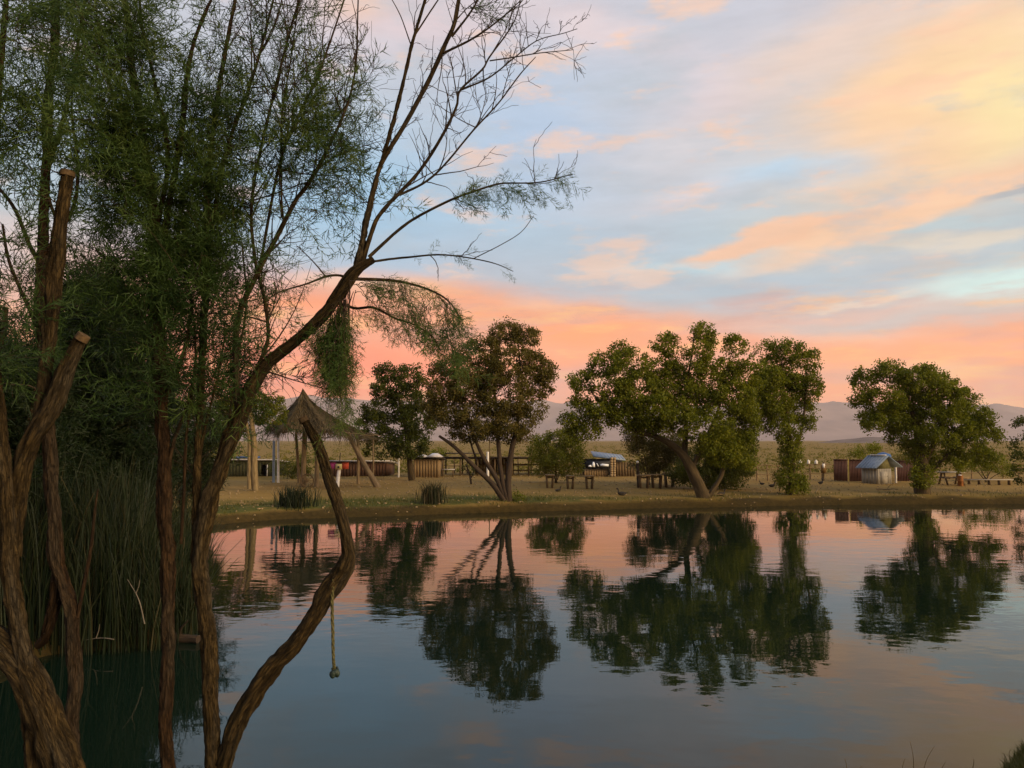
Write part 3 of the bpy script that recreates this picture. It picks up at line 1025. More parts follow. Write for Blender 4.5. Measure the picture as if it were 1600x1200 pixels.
# second: forked reddish trunk with a tall dark stem
fg_tree('slim red-barked tree forking low, between the gnarled leaning tree and the reeds', 105, 4.7, [
    [(112, 1230, 30), (114, 1130, 29), (116, 1040, 27), (110, 960, 27), (96, 900, 27), (86, 840, 26), (80, 760, 25), (74, 660, 24), (68, 560, 24), (64, 450, 22), (68, 350, 20), (73, 250, 19), (77, 150, 18), (84, 60, 16), (88, -50, 13)],
    [(58, 1010, 12, .1), (70, 990, 18, .08), (86, 940, 22, .04), (92, 890, 22, 0)],
    [(121, 965, 8), (126, 940, 7), (136, 890, 7), (143, 850, 6), (148, 800, 5), (153, 764, 3)],
    [(66, 420, 9), (45, 380, 8), (25, 330, 7), (0, 295, 6), (-40, 250, 4)],
    [(64, 520, 8), (40, 470, 7), (15, 410, 6), (4, 350, 4)],
    [(72, 300, 9), (100, 380, 0.1), ],
    [(73, 270, 10), (100, 180, 8), (118, 90, 6), (135, -20, 4)],
    [(68, 400, 9), (112, 330, 7), (122, 260, 6), (112, 170, 4), (120, 100, 3)],
], [
    (150, 150, 75, 40, 16, 100), (130, 60, 65, 50, 12, 56), (60, 80, 50, 70, 10, 60), (160, 25, 75, 36, 12, 90), (110, 250, 45, 60, 9, 36), (50, 300, 40, 60, 8, 26), (120, 400, 50, 50, 10, 40),
    (60, 470, 60, 70, 10, 60),
], bark_red)

# third: straight dark trunk inside its own foliage
fg_tree('straight dark-trunked tree with dense green tufts, second from the water', 262, 4.9, [
    [(262, 1240, 28), (261, 1100, 26), (262, 1000, 25), (261, 900, 26), (258, 800, 26), (255, 700, 26), (250, 600, 26), (247, 520, 25), (241, 400, 24), (236, 310, 20), (222, 200, 16), (207, 115, 14), (203, 60, 12), (195, 0, 11), (190, -50, 9)],
    [(243, 430, 14), (262, 330, 12), (282, 220, 10), (292, 120, 9), (308, 50, 7), (335, -10, 5)],
    [(240, 380, 10), (262, 250, 9), (240, 120, 7), (222, 40, 6), (218, -30, 4)],
    [(257, 760, 8), (272, 690, 7), (290, 640, 6), (300, 600, 5), (310, 540, 3)],
    [(283, 850, 6), (287, 780, 6), (290, 700, 6), (296, 640, 5), (306, 560, 4), (300, 470, 3)],
    [(225, 230, 7), (190, 180, 6), (165, 110, 5), (150, 20, 3)],
    [(246, 560, 9), (210, 480, 7), (180, 420, 5), (150, 390, 3)],
    [(250, 640, 9), (285, 560, 7), (300, 480, 5)],
], [
    (240, 235, 70, 66, 22, 210), (215, 335, 60, 55, 15, 130), (296, 200, 58, 58, 15, 110), (195, 20, 75, 36, 14, 90), (245, 105, 66, 55, 13, 56), (265, 425, 48, 80, 16, 150),
    (242, 520, 46, 62, 12, 110), (165, 240, 56, 56, 11, 54), (300, 300, 50, 50, 10, 90), (170, 420, 46, 46, 10, 50), (230, 620, 40, 60, 8, 50), (200, 130, 50, 50, 8, 40),
], bark_red)

# fourth: leaning tree over the water, its long bare branches, and the dead elbow
G_STEMS = [
    [(330, 1240, 32), (331, 1150, 31), (331, 1070, 31), (325, 990, 31), (316, 930, 31), (312, 860, 31), (322, 800, 32), (340, 745, 31), (356, 700, 29), (374, 650, 28), (392, 606, 28), (417, 567, 26), (457, 538, 23), (495, 501, 23), (526, 464, 24), (553, 428, 22), (575, 410, 17), (584, 404, 12)],
    [(340, 1240, 36), (350, 1185, 35), (372, 1130, 34), (398, 1082, 35), (432, 1036, 34), (462, 1006, 33), (488, 968, 34), (508, 930, 36), (528, 898, 37), (538, 884, 35), (545, 866, 28), (541, 845, 24), (535, 815, 21), (526, 780, 20), (513, 745, 19), (502, 712, 19), (489, 685, 18), (476, 658, 14)],
    [(555, 426, 14), (566, 385, 13), (572, 345, 12), (590, 270, 9), (601, 240, 8), (624, 155, 7), (641, 80, 6.5), (654, 35, 6), (664, 0, 5.5), (675, -45, 4)],
    [(590, 268, 8), (603, 243, 9), (635, 190, 9), (670, 126, 9), (693, 75, 9), (710, 37, 8), (717, 0, 7), (723, -40, 5)],
    [(566, 410, 11), (578, 372, 9), (589, 342, 8), (607, 319, 7.5), (627, 299, 7), (658, 264, 6.5), (690, 213, 6), (713, 167, 5), (719, 141, 4.5), (753, 109, 4), (765, 89, 3.5), (802, 37, 2.5), (816, -10, 1.5)],
    [(624, 305, 5), (664, 285, 4.5), (696, 256, 4), (739, 204, 3.5), (779, 161, 3), (814, 115, 2.4), (837, 89, 1.5)],
    [(719, 141, 4), (765, 121, 3.2), (805, 89, 2.6), (840, 63, 2), (880, 52, 1.6), (902, 45, 1.2)],
    [(765, 95, 2.8), (800, 90, 2.4), (842, 83, 2), (894, 78, 1.3)],
    [(693, 83, 5), (739, 60, 4), (779, 32, 3), (812, 2, 2)],
    [(706, 57, 5), (733, 23, 4), (752, -8, 3)],
    [(645, 60, 3.5), (670, 22, 3), (688, -5, 2.5)],
    [(642, 70, 2.5), (626, 25, 2), (610, -5, 1.5)],
    [(576, 402, 7), (618, 363, 6), (645, 343, 5.5), (679, 325, 5), (715, 308, 4.5), (750, 296, 4), (785, 287, 3.5), (842, 285, 2.6), (895, 272, 1.6)],
    [(582, 409, 5), (610, 405, 4.5), (639, 402, 4), (687, 398, 3.3), (733, 403, 2.6), (774, 412, 2), (802, 424, 1.3)],
    [(740, 404, 2), (782, 383, 1.6), (814, 363, 1.4), (834, 337, 1.1)],
    [(555, 436, 7), (601, 437, 6), (636, 442, 5), (676, 455, 4), (702, 472, 3), (722, 500, 2)],
    [(535, 475, 6), (556, 482, 5.5), (584, 481, 5), (618, 498, 4), (647, 507, 3.2), (676, 526, 2.4), (688, 548, 1.6)],
    [(545, 436, 6), (530, 430, 5), (509, 432, 4.5), (478, 444, 3.6), (437, 456, 2.4), (415, 470, 1.6)],
    [(509, 432, 3), (490, 410, 2.4), (465, 385, 1.6)],
    [(371, 640, 12), (371, 505, 11), (402, 430, 10), (431, 372, 9), (460, 317, 8.5), (480, 290, 8), (509, 239, 7), (540, 170, 5), (556, 100, 3.5), (560, -10, 2.5)],
    [(380, 640, 8), (400, 580, 7), (418, 530, 7), (414, 472, 7), (398, 400, 6.5), (394, 310, 6), (420, 180, 5.5), (445, 80, 5), (469, -10, 4)],
    [(303, 880, 13), (307, 780, 14), (312, 640, 14), (320, 480, 13), (325, 300, 11), (340, 150, 9), (360, 40, 7), (372, -30, 5)],
    [(404, 425, 6), (436, 260, 5.5), (462, 190, 5), (500, 110, 4), (541, -10, 3)],
    [(323, 420, 9), (350, 250, 7), (395, 120, 6), (430, -10, 4)],
    [(440, 340, 4), (440, 187, 3.5), (455, 90, 3), (468, -10, 2.4)],
    [(352, 700, 6), (360, 640, 5), (372, 560, 4.5), (385, 473, 4), (378, 380, 3)],
    [(310, 720, 6), (322, 660, 5), (340, 590, 4), (352, 520, 3)],
]


def g_extra(sk, tw, lv):
    Y = 5.0
    for k in (2, 3, 4, 5, 6, 7, 8, 9, 12, 13):
        P, r = tree_path(G_STEMS[k], Y, 30)
        thin = k in (4, 5, 6, 8, 3)
        bare_twigs(tw, P, r, {2: 9, 3: 16, 4: 20, 5: 12, 6: 9, 7: 5, 8: 9, 9: 5, 12: 8, 13: 3}[k], (0.12, 0.5) if k in (3, 4, 5) else (0.1, 0.32), 2 if thin else 1, 0.25)
    for k in (19, 20, 21, 22, 23, 24):          # upright stems: many fine bare switches
        P, r = tree_path(G_STEMS[k], Y, 30)
        bare_twigs(tw, P, r, 26, (0.2, 0.65), 2, 0.45)
    # feathery outer branches: sprays that hang along the wood
    for k, n, lo, drp, sc_ in ((12, 60, .45, 0.5, .62), (15, 46, .12, 0.9, .62), (16, 34, .15, 0.9, .58), (17, 16, .2, 0.3, .55), (13, 10, .2, .3, .4)):
        P, r = tree_path(G_STEMS[k], Y, 40)
        i = rng.integers(int(40 * lo), 40, n)
        T = np.gradient(P, axis=0); T /= np.linalg.norm(T, axis=1)[:, None]
        add_sprays(lv, P[i] + rng.normal(size=(n, 3)) * 0.015, T[i] * 0.7 + rng.normal(size=(n, 3)) * 0.45 + np.array([0, 0, -drp]), sc_ * rng.uniform(0.5, 1.2, n), np.clip(rng.normal(0.55, .2, n), 0, 1))
    # weeping curtains under the limb
    for (x0, y0, x1, y1, n) in ((540, 460, 512, 560, 10), (535, 470, 535, 615, 14), (545, 455, 548, 610, 10), (528, 480, 522, 600, 12), (520, 490, 505, 585, 8), (535, 520, 522, 645, 9),
                                (556, 440, 600, 470, 6), (690, 520, 700, 560, 6), (660, 470, 668, 520, 6), (700, 470, 716, 530, 8), (630, 450, 640, 500, 6), (500, 500, 490, 560, 5)):
        for _ in range(n):
            a = W(x0 + rng.normal() * 7, y0 + rng.normal() * 8, Y + rng.normal() * 0.12)
            b = W(x1 + rng.normal() * 9, y1 + rng.normal() * 12, Y + rng.normal() * 0.15)
            s = np.linspace(0, 1, 9)[:, None]
            P = a + (b - a) * s + np.array([0, 0, 0.03]) * np.sin(s * 3.1) + rng.normal(size=(9, 3)) * 0.006
            tube(tw, P, np.linspace(0.003, 0.0012, 9), 3, cap=False)
            i = rng.integers(1, 9, 4)
            add_sprays(lv, P[i], np.tile(b - a, (4, 1)) / np.linalg.norm(b - a) + rng.normal(size=(4, 3)) * 0.22, rng.uniform(0.4, 0.75, 4), np.clip(rng.normal(0.55, .18, 4), 0, 1))


fg_tree('tree leaning out over the water with long bare branches and a dead elbowed limb', 334, 5.0, G_STEMS, [
    (345, 110, 60, 80, 14, 60), (375, 40, 60, 50, 12, 44), (310, 430, 48, 80, 14, 130), (335, 560, 50, 70, 13, 110), (355, 640, 42, 50, 10, 70), (430, 190, 56, 90, 16, 56),
    (500, 185, 75, 58, 20, 120), (525, 235, 55, 45, 13, 80), (470, 260, 55, 55, 13, 70), (400, 300, 50, 56, 11, 46), (455, 60, 60, 60, 14, 36), (385, 420, 40, 60, 9, 34), (350, 330, 40, 60, 8, 60),
    (400, 200, 50, 60, 10, 40), (520, 300, 60, 30, 10, 36), (440, 420, 50, 50, 10, 14), (415, 600, 40, 50, 9, 22), (550, 120, 50, 50, 10, 24), (480, 350, 60, 40, 10, 16), (580, 300, 22, 30, 4, 16),
    (740, 12, 24, 20, 8, 12), (400, 470, 36, 50, 8, 24), (440, 560, 40, 50, 6, 8),
], bark_tam, extra=g_extra, stubs=[(476, 658, 16, -3, -6, 0)])

# rope hanging from the dead elbow
def hanging_rope():
    a = W(521, 905, 4.96)
    t = thing('hanging_rope', 'old rope with a dark knot hanging from the dead elbowed limb above the water', 'rope', a)
    P = np.array([W(521, 905, 4.96), W(519, 940, 4.96), W(520, 985, 4.96), W(521, 1030, 4.96), W(523, 1048, 4.96)])
    Q = crs(P, 60)
    mb = MB()
    for s in range(3):
        ph = s * 2 * math.pi / 3 + np.arange(60) * 0.55
        off = np.stack([np.cos(ph), np.sin(ph), np.zeros(60)], -1) * 0.0055
        tube(mb, Q + off + rng.normal(size=(60, 3)) * 0.0006, 0.006, 6)
    mb.build('strand', mat('rope_fibre', (0.045, 0.045, 0.014), (0.11, 0.095, 0.034), scale=60, rough=0.95), t, smooth=True)
    mb = MB()
    c = W(523, 1053, 4.96)
    for k in range(9):
        d = rand_dirs(1)[0] * 0.017
        ell(mb, c + d, (0.018, 0.018, 0.02), 8, 5, 0.12)
    tube(mb, [c + (-0.02, 0, 0.03), c + (0.012, 0.02, 0.035), c + (0.02, -0.01, 0.03)], 0.008, 6)
    mb.build('knot', mat('wet_knot', (0.01, 0.022, 0.018), (0.035, 0.05, 0.035), scale=60, rough=0.6), t, smooth=True)


hanging_rope()


# ------------------------------------------------------------------ left shore: reeds and the dark thicket behind
def reeds():
    mb = MB()
    n = 6500
    P = []
    while len(P) < n:
        x = rng.uniform(-9.5, -4.3, 4000); y = rng.uniform(11.7, 17.5, 4000)
        d = shore(x, y)
        ok = (d > -0.3) & (d < 3.2) & (x < -5.0 - 0.2 * (y - 12)) & (rng.uniform(0, 1, 4000) < np.where(d < 1.2, 1, 0.45))
        P += list(np.stack([x[ok], y[ok]], -1))
    P = np.array(P[:n])
    far = (P[:, 0] + 4.9 + (P[:, 1] - 12) * 0.35)
    H = rng.uniform(1.5, 2.7, n) * np.where(far > -0.9, 0.62, 1.0) * (0.8 + 0.4 * vnoise(P[:, 0], P[:, 1], 0.9, 5))
    zb = np.maximum(gh(P[:, 0], P[:, 1]), -0.3)
    lean = rng.normal(size=(n, 2)) * (0.10 + 0.28 * rng.uniform(0, 1, (n, 1)) ** 3) * H[:, None]
    w = rng.uniform(0.010, 0.022, n)
    ang = rng.uniform(0, math.pi, n)
    side = np.stack([np.cos(ang), np.sin(ang), 0 * ang], -1) * w[:, None] * 0.5
    V = []
    for u in (0, 0.35, 0.7, 0.93):
        c = np.stack([P[:, 0] + lean[:, 0] * u * u, P[:, 1] + lean[:, 1] * u * u, zb + H * (u - 0.10 * u * u * np.abs(lean).sum(1))], -1)
        k = 1 - u * 0.6
        V += [c - side * k, c + side * k]
    tip = np.stack([P[:, 0] + lean[:, 0] * 1.1, P[:, 1] + lean[:, 1] * 1.1, zb + H * (1 - 0.14 * np.abs(lean).sum(1))], -1)
    V = np.stack(V + [tip], 1)
    b = np.arange(n)[:, None] * 9
    quads = np.concatenate([b + np.array([[2 * k, 2 * k + 1, 2 * k + 3, 2 * k + 2]]) for k in range(3)], 0)
    tint = np.repeat(np.clip(rng.normal(0.42, 0.2, n), 0, 1), 9)
    mb.add(V.reshape(-1, 3), quads, None, tint)
    mb.add(V[:, [6, 7, 8]].reshape(-1, 3), np.arange(n * 3).reshape(n, 3), None, np.repeat(tint[::9], 3))
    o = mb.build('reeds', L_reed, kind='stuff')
    tag(o, 'tall dark green reeds standing along the left edge of the pond', 'reeds')


reeds()


def thicket(label, base_px, Y, stems, lobes, tint0=0.4):
    base = on(base_px, Y)
    t = thing('tamarisk_thicket', label, 'tree', base, 'tamarisk thickets on the left shore')
    mb = MB(); sk = Skeleton()
    for s in stems:
        P, r = tree_path(s, Y, 24)
        P[0][2] = gz(P[0][0], P[0][1]) - 0.1
        mb = MB(); tube(mb, P, r, 9, rough=0.25, seed=random.uniform(0, 9)); sk.add(P[5:], r[5:])
        mb.build('trunk', bark_red, t, smooth=True)
    tw, lv = MB(), MB()
    for (px, py, rx, ry, nt_, ns) in lobes:
        k = Y / F
        c = W(px, py, Y)
        for j in range(nt_):
            u = rand_dirs(1)[0] * rng.uniform(0.1, 1) ** 0.45
            P, r = sk.reach(tw, c + u * np.array([rx * k, 0.6 * (rx + ry) * k, ry * k]), n=8, rmax=0.035, rmin=0.004, wig=0.15, sides=4, skip=0.3)
            if P is None:
                continue
            m = max(1, int(2.2 * ns / nt_))
            i = rng.integers(3, 8, m)
            T = np.gradient(P, axis=0); T /= np.linalg.norm(T, axis=1)[:, None] + 1e-9
            add_sprays(lv, P[i] + rng.normal(size=(m, 3)) * 0.12, T[i] + rng.normal(size=(m, 3)) * 0.7, rng.uniform(0.6, 1.2, m), np.clip(rng.normal(tint0, .16, m), 0, 1), FAR_SPRAYS)
    tw.build('twigs', bark_dark, t, kind='stuff')
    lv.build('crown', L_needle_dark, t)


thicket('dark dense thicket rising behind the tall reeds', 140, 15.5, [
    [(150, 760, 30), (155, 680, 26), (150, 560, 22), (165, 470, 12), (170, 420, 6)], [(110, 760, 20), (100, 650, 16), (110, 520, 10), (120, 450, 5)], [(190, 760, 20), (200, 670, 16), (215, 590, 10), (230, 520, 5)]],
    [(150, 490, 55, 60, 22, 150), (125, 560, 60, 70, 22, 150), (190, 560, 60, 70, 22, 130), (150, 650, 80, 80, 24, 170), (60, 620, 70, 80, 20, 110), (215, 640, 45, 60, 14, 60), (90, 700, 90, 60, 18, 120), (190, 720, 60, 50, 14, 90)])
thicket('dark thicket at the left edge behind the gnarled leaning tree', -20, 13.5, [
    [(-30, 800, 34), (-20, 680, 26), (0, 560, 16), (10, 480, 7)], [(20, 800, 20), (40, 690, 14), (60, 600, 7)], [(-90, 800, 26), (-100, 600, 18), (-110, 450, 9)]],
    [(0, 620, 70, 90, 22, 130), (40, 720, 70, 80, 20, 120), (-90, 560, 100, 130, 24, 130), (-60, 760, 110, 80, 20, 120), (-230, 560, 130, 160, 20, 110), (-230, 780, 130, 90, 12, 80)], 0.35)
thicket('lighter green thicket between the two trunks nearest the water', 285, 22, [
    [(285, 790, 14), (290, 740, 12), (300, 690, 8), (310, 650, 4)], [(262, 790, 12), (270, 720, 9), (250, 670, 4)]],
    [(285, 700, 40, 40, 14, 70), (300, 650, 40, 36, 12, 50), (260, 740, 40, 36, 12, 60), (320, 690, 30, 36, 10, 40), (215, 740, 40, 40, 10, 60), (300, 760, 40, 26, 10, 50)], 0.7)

# ------------------------------------------------------------------ far bank: trees
leafy_tree('dark_tree', 'compact dark green tree with a short single trunk, beside the thatched shelter', 'tree', 642, 50, [
    [(644, 750, 12), (641, 730, 10), (638, 700, 9), (632, 660, 7), (622, 620, 4)]],
    [(608, 585, 26, 20), (640, 588, 26, 24), (598, 612, 26, 20), (640, 625, 36, 30), (590, 640, 26, 18), (582, 668, 28, 22), (625, 668, 40, 30), (655, 660, 30, 40), (600, 700, 34, 18), (640, 702, 34, 16)],
    L_dark, bark_far, size=0.14, dens=1.2, cl_r=0.42, tint0=-0.05)
leafy_tree('russet_tree', 'reddish brown bushy tree on several splayed trunks at the water edge', 'tree', 790, 36, [
    [(792, 788, 12), (770, 757, 9), (740, 728, 7), (712, 700, 6), (686, 681, 4)],
    [(790, 786, 11), (778, 752, 8), (757, 718, 7), (742, 686, 5), (725, 640, 4)],
    [(794, 786, 10), (784, 745, 8), (779, 700, 7), (775, 640, 5), (768, 570, 3)],
    [(796, 788, 11), (794, 750, 10), (798, 712, 9), (805, 676, 7), (815, 610, 4), (810, 540, 2)],
    [(745, 720, 4, .2), (738, 700, 3, .2), (730, 670, 2, .2)]],
    [(790, 520, 34, 26), (822, 530, 24, 22), (755, 548, 36, 26), (800, 565, 48, 34), (838, 575, 26, 28), (712, 570, 28, 26), (735, 600, 44, 36), (700, 615, 28, 26), (790, 615, 50, 40), (843, 610, 22, 20),
     (705, 650, 34, 24), (750, 655, 50, 28), (800, 660, 44, 26), (830, 645, 24, 20), (685, 585, 18, 20), (680, 640, 26, 26), (674, 606, 16, 20), (856, 588, 15, 20), (735, 676, 42, 15), (795, 678, 40, 15), (760, 590, 44, 30)],
    L_red, bark_dark, size=0.095, dens=1.5, cl_r=0.30, depth=0.9)
leafy_tree('cottonwood_tree', 'big spreading green cottonwood with a thick leaning trunk on the far bank', 'tree', 1095, 38.5, [
    [(1102, 784, 24), (1092, 758, 19), (1078, 730, 16), (1062, 705, 13), (1030, 684, 10), (992, 672, 7), (960, 650, 7), (930, 620, 5)],
    [(1098, 776, 15), (1080, 740, 12), (1070, 708, 10), (1072, 670, 8), (1070, 620, 5), (1080, 560, 3), (1085, 520, 2)],
    [(1080, 735, 9), (1096, 700, 7), (1112, 668, 6), (1128, 620, 4), (1140, 560, 2)],
    [(1104, 782, 9), (1128, 740, 7), (1130, 700, 6), (1120, 660, 4)]],
    [(910, 600, 26, 24), (940, 570, 30, 24), (968, 545, 20, 18), (905, 640, 24, 26), (945, 640, 32, 26), (985, 570, 34, 30), (1000, 610, 44, 36), (1040, 540, 22, 24), (1038, 580, 36, 30), (1095, 525, 26, 22), (1092, 555, 30, 26),
     (1150, 540, 24, 18), (1130, 580, 30, 24), (1080, 620, 50, 34), (1150, 620, 34, 32), (1020, 655, 44, 26), (1100, 665, 54, 30), (1160, 660, 28, 26), (925, 670, 22, 14), (1130, 700, 36, 30), (960, 610, 30, 26), (1145, 690, 40, 32), (1165, 710, 20, 26), (1115, 700, 40, 26), (890, 660, 16, 20), (975, 650, 36, 24), (905, 674, 20, 16), (985, 625, 30, 26), (1168, 585, 24, 36), (1160, 640, 26, 30), (1050, 600, 46, 36), (1110, 600, 46, 38), (1030, 640, 50, 30), (1010, 670, 26, 14)],
    L_cotton, bark_far, size=0.112, dens=1.35, cl_r=0.34, depth=0.9)
leafy_tree('cottonwood_tree', 'narrow upright green tree with a thick leafy base, right of the big cottonwood', 'tree', 1238, 40, [
    [(1238, 776, 13), (1238, 745, 12), (1236, 710, 10), (1232, 670, 7), (1226, 620, 4), (1222, 570, 2)],
    [(1238, 720, 6), (1248, 690, 5), (1256, 650, 4), (1260, 600, 3)]],
    [(1205, 550, 26, 22), (1235, 548, 26, 18), (1262, 565, 22, 22), (1200, 590, 30, 30), (1240, 590, 32, 30), (1268, 605, 18, 28), (1205, 630, 30, 26), (1250, 640, 28, 26), (1225, 670, 32, 24), (1195, 655, 18, 16), (1265, 660, 14, 12),
     (1190, 610, 22, 40), (1215, 610, 40, 50), (1236, 700, 20, 20), (1236, 725, 22, 22), (1236, 750, 24, 20), (1240, 765, 24, 10)],
    L_cotton, bark_far, size=0.108, dens=1.4, cl_r=0.32, tint0=-0.06)
leafy_tree('cottonwood_tree', 'broad rounded green tree beside the little pale shed', 'tree', 1440, 41, [
    [(1442, 776, 24), (1440, 745, 22), (1438, 710, 17), (1432, 670, 10), (1420, 625, 5), (1405, 590, 2.5)],
    [(1442, 730, 10), (1460, 690, 7), (1480, 645, 4), (1490, 600, 2)],
    [(1446, 752, 8), (1470, 720, 6), (1500, 695, 5), (1530, 670, 3)]],
    [(1355, 590, 24, 20), (1390, 582, 30, 20), (1345, 620, 22, 18), (1385, 620, 36, 26), (1430, 590, 40, 24), (1462, 590, 26, 20), (1375, 655, 40, 22), (1430, 635, 48, 34), (1485, 625, 36, 30), (1512, 620, 16, 16), (1525, 655, 28, 24),
     (1470, 670, 48, 32), (1420, 680, 36, 26), (1400, 650, 50, 24), (1460, 610, 44, 30), (1500, 660, 40, 34), (1550, 680, 18, 16), (1510, 690, 34, 28), (1440, 715, 26, 26), (1540, 715, 26, 18), (1490, 720, 26, 20), (1442, 745, 22, 20)],
    L_cotton, bark_far, size=0.112, dens=1.4, cl_r=0.34, tint0=-0.02)
leafy_tree('cottonwood_tree', 'dark green tree cut by the right edge of the picture', 'tree', 1612, 41, [
    [(1612, 768, 18), (1612, 730, 16), (1614, 690, 12), (1616, 650, 6)]],
    [(1605, 665, 22, 18), (1628, 650, 26, 20), (1600, 700, 24, 24), (1632, 690, 30, 28), (1600, 735, 20, 22), (1630, 730, 28, 24), (1660, 690, 24, 30)],
    L_dark, bark_far, size=0.10, dens=0.9, cl_r=0.34, tint0=0.1)
leafy_tree('young_tree', 'small yellow-green tree with two pale trunks at the left end of the far bank', 'tree', 395, 40, [
    [(399, 768, 11), (398, 730, 10), (397, 690, 9), (392, 650, 6), (385, 610, 3)],
    [(390, 764, 8), (390, 720, 7), (389, 680, 6), (378, 640, 4)]],
    [(400, 625, 34, 22), (425, 650, 24, 16), (370, 630, 34, 26), (340, 650, 32, 26), (385, 660, 36, 18), (430, 632, 16, 14), (325, 690, 26, 20), (355, 675, 30, 14)],
    L_yellow, mat('pale_bark', (0.12, 0.085, 0.035), (0.26, 0.19, 0.09), scale=18, rough=0.9, coord='bark'), size=0.11, dens=1.2, cl_r=0.34, tint0=-0.25)


def bush(name, label, base_px, Y, lobes, leaf, size=0.1, dens=1.0, cl_r=0.32, tint0=0.0, group=None, nstem=5):
    b = np.array(on(base_px, Y))
    stems = []
    for k in range(nstem):
        lb = lobes[k % len(lobes)]
        stems.append([(base_px + rng.uniform(-6, 6), 999, 3), (base_px * 0.6 + lb[0] * 0.4, 999, 2.2), (lb[0], lb[1], 1.2)])
    t = thing(name, label, 'bush', b, group)
    sk = Skeleton(); mb = MB()
    for s in stems:
        e = W(s[2][0], s[2][1], Y)
        P = crs([b + rng.normal(size=3) * (0.08, 0.08, 0), b + (e - b) * (0.4, 0.4, 0.5), e], 10)
        r = np.linspace(0.035, 0.01, 10)
        tube(mb, P, r, 5); sk.add(P[2:], r[2:])
    mb.build('stems', bark_far, t, kind='stuff')
    lv = MB()
    for (px, py, rx, ry) in lobes:
        k = Y / F
        c = W(px, py, Y + rng.uniform(-0.3, 0.3) * rx * k)
        area = math.pi * rx * ry * k * k
        nc = max(5, int(area * 10 * dens * (0.32 / cl_r) ** 2))
        u = rand_dirs(nc) * (rng.uniform(0.2, 1, nc) ** 0.45)[:, None]
        cc = c + u * np.array([rx, 0.5 * (rx + ry), ry]) * k
        for q0 in cc:
            nl = int(rng.uniform(40, 90) * (cl_r / 0.32) ** 2 * (0.1 / size) ** 1.2)
            q = rand_dirs(nl) * (rng.uniform(0, 1, nl) ** 0.5)[:, None] * 1.0 * cl_r + q0
            q[:, 2] = np.maximum(q[:, 2], gz(q0[0], q0[1]))
            add_leaves(lv, q, size, np.clip(rng.normal(0.5 + tint0 + rng.uniform(-.18, .18), 0.15, nl), 0, 1), 0.1)
    lv.build('crown', leaf, t)


bush('yellow_bush', 'light yellow-green bush behind the three small trestle tables', 868, 47, [(870, 690, 40, 16), (845, 705, 24, 18), (895, 705, 26, 20), (868, 715, 44, 18), (875, 733, 46, 12), (885, 676, 18, 10), (850, 684, 14, 8)], L_yellow, tint0=0.0, dens=1.6)
bush('brown_bush', 'brownish bush beside the lamp post under the big cottonwood', 1012, 46, [(1010, 700, 26, 22), (1030, 710, 24, 24), (990, 690, 20, 20), (1015, 730, 32, 14), (1000, 672, 22, 14), (1045, 690, 30, 26), (1060, 720, 24, 24)], L_red, tint0=0.0, dens=1.7)
bush('dark_bush', 'dark green bush mass directly behind the leaning cottonwood trunk', 1130, 43.5, [(1120, 700, 36, 30), (1155, 700, 26, 26), (1130, 735, 46, 24), (1165, 690, 18, 24), (1085, 730, 26, 26), (1060, 740, 20, 16), (1130, 755, 40, 10), (1140, 720, 40, 30), (1110, 745, 50, 18)], L_dark, tint0=0.15, dens=1.7)
bush('green_bush', 'low rounded green bush behind the brown screen and pale shed', 1352, 56, [(1352, 702, 20, 9), (1340, 708, 14, 7), (1366, 700, 10, 9), (1356, 712, 22, 8)], L_cotton, tint0=0.1)
bush('green_bush', 'small green bush behind the roofs of the plank hut', 682, 58, [(683, 705, 12, 7), (676, 712, 12, 7), (688, 716, 10, 8)], L_cotton, tint0=0.05)
bush('brown_hedge', 'dull green hedge under the thatched shelter, right of the dark doorway', 455, 52, [(440, 728, 22, 12), (465, 724, 20, 12), (455, 738, 34, 9), (478, 732, 16, 12)], L_dark, tint0=0.35)
bush('dry_bush', 'dry straw-coloured bush right of the pale shed roof', 1412, 52, [(1408, 712, 14, 8), (1420, 716, 12, 8), (1398, 718, 10, 8)], L_scrub, tint0=0.25)
bush('brown_bush', 'rust-brown low bush against the leafy base of the narrow tree', 1218, 42, [(1216, 744, 8, 7), (1222, 750, 8, 6)], L_red, size=0.07, tint0=0.2, nstem=3)
bush('green_bush', 'green shrub under the rounded tree, near its picnic table', 1540, 49, [(1530, 728, 26, 12), (1555, 724, 22, 14), (1510, 722, 18, 12), (1570, 735, 16, 10)], L_cotton, tint0=0.1)
bush('dark_bush', 'little dark bush at the foot of the russet tree', 800, 36.2, [(800, 772, 14, 9), (788, 777, 14, 7), (812, 778, 10, 6)], L_cotton, size=0.06, cl_r=0.2, tint0=-0.1, nstem=3)


def blades(mb, P, H, w, lean, tint):
    n = len(P)
    ang = rng.uniform(0, 2 * math.pi, n)
    side = np.stack([np.cos(ang), np.sin(ang), 0 * ang], -1) * w * 0.5
    a2 = rng.uniform(0, 2 * math.pi, n)
    ln = np.stack([np.cos(a2), np.sin(a2), 0 * a2], -1) * (lean * H * rng.uniform(0.2, 1.2, n))[:, None]
    up = np.stack([0 * H, 0 * H, H], -1)
    m = P + up * 0.6 + ln * 0.35
    tp = P + up * (1 - 0.25 * lean) + ln
    V = np.stack([P - side, P + side, m - side * 0.75, m + side * 0.75, tp], 1)
    b = np.arange(n)[:, None] * 5
    tt = np.repeat(tint, 5)
    mb.add(V.reshape(-1, 3), b + np.array([[0, 1, 3, 2]]), None, tt)
    mb.add(V[:, [2, 3, 4]].reshape(-1, 3), np.arange(n * 3).reshape(n, 3), None, np.repeat(tint, 3))


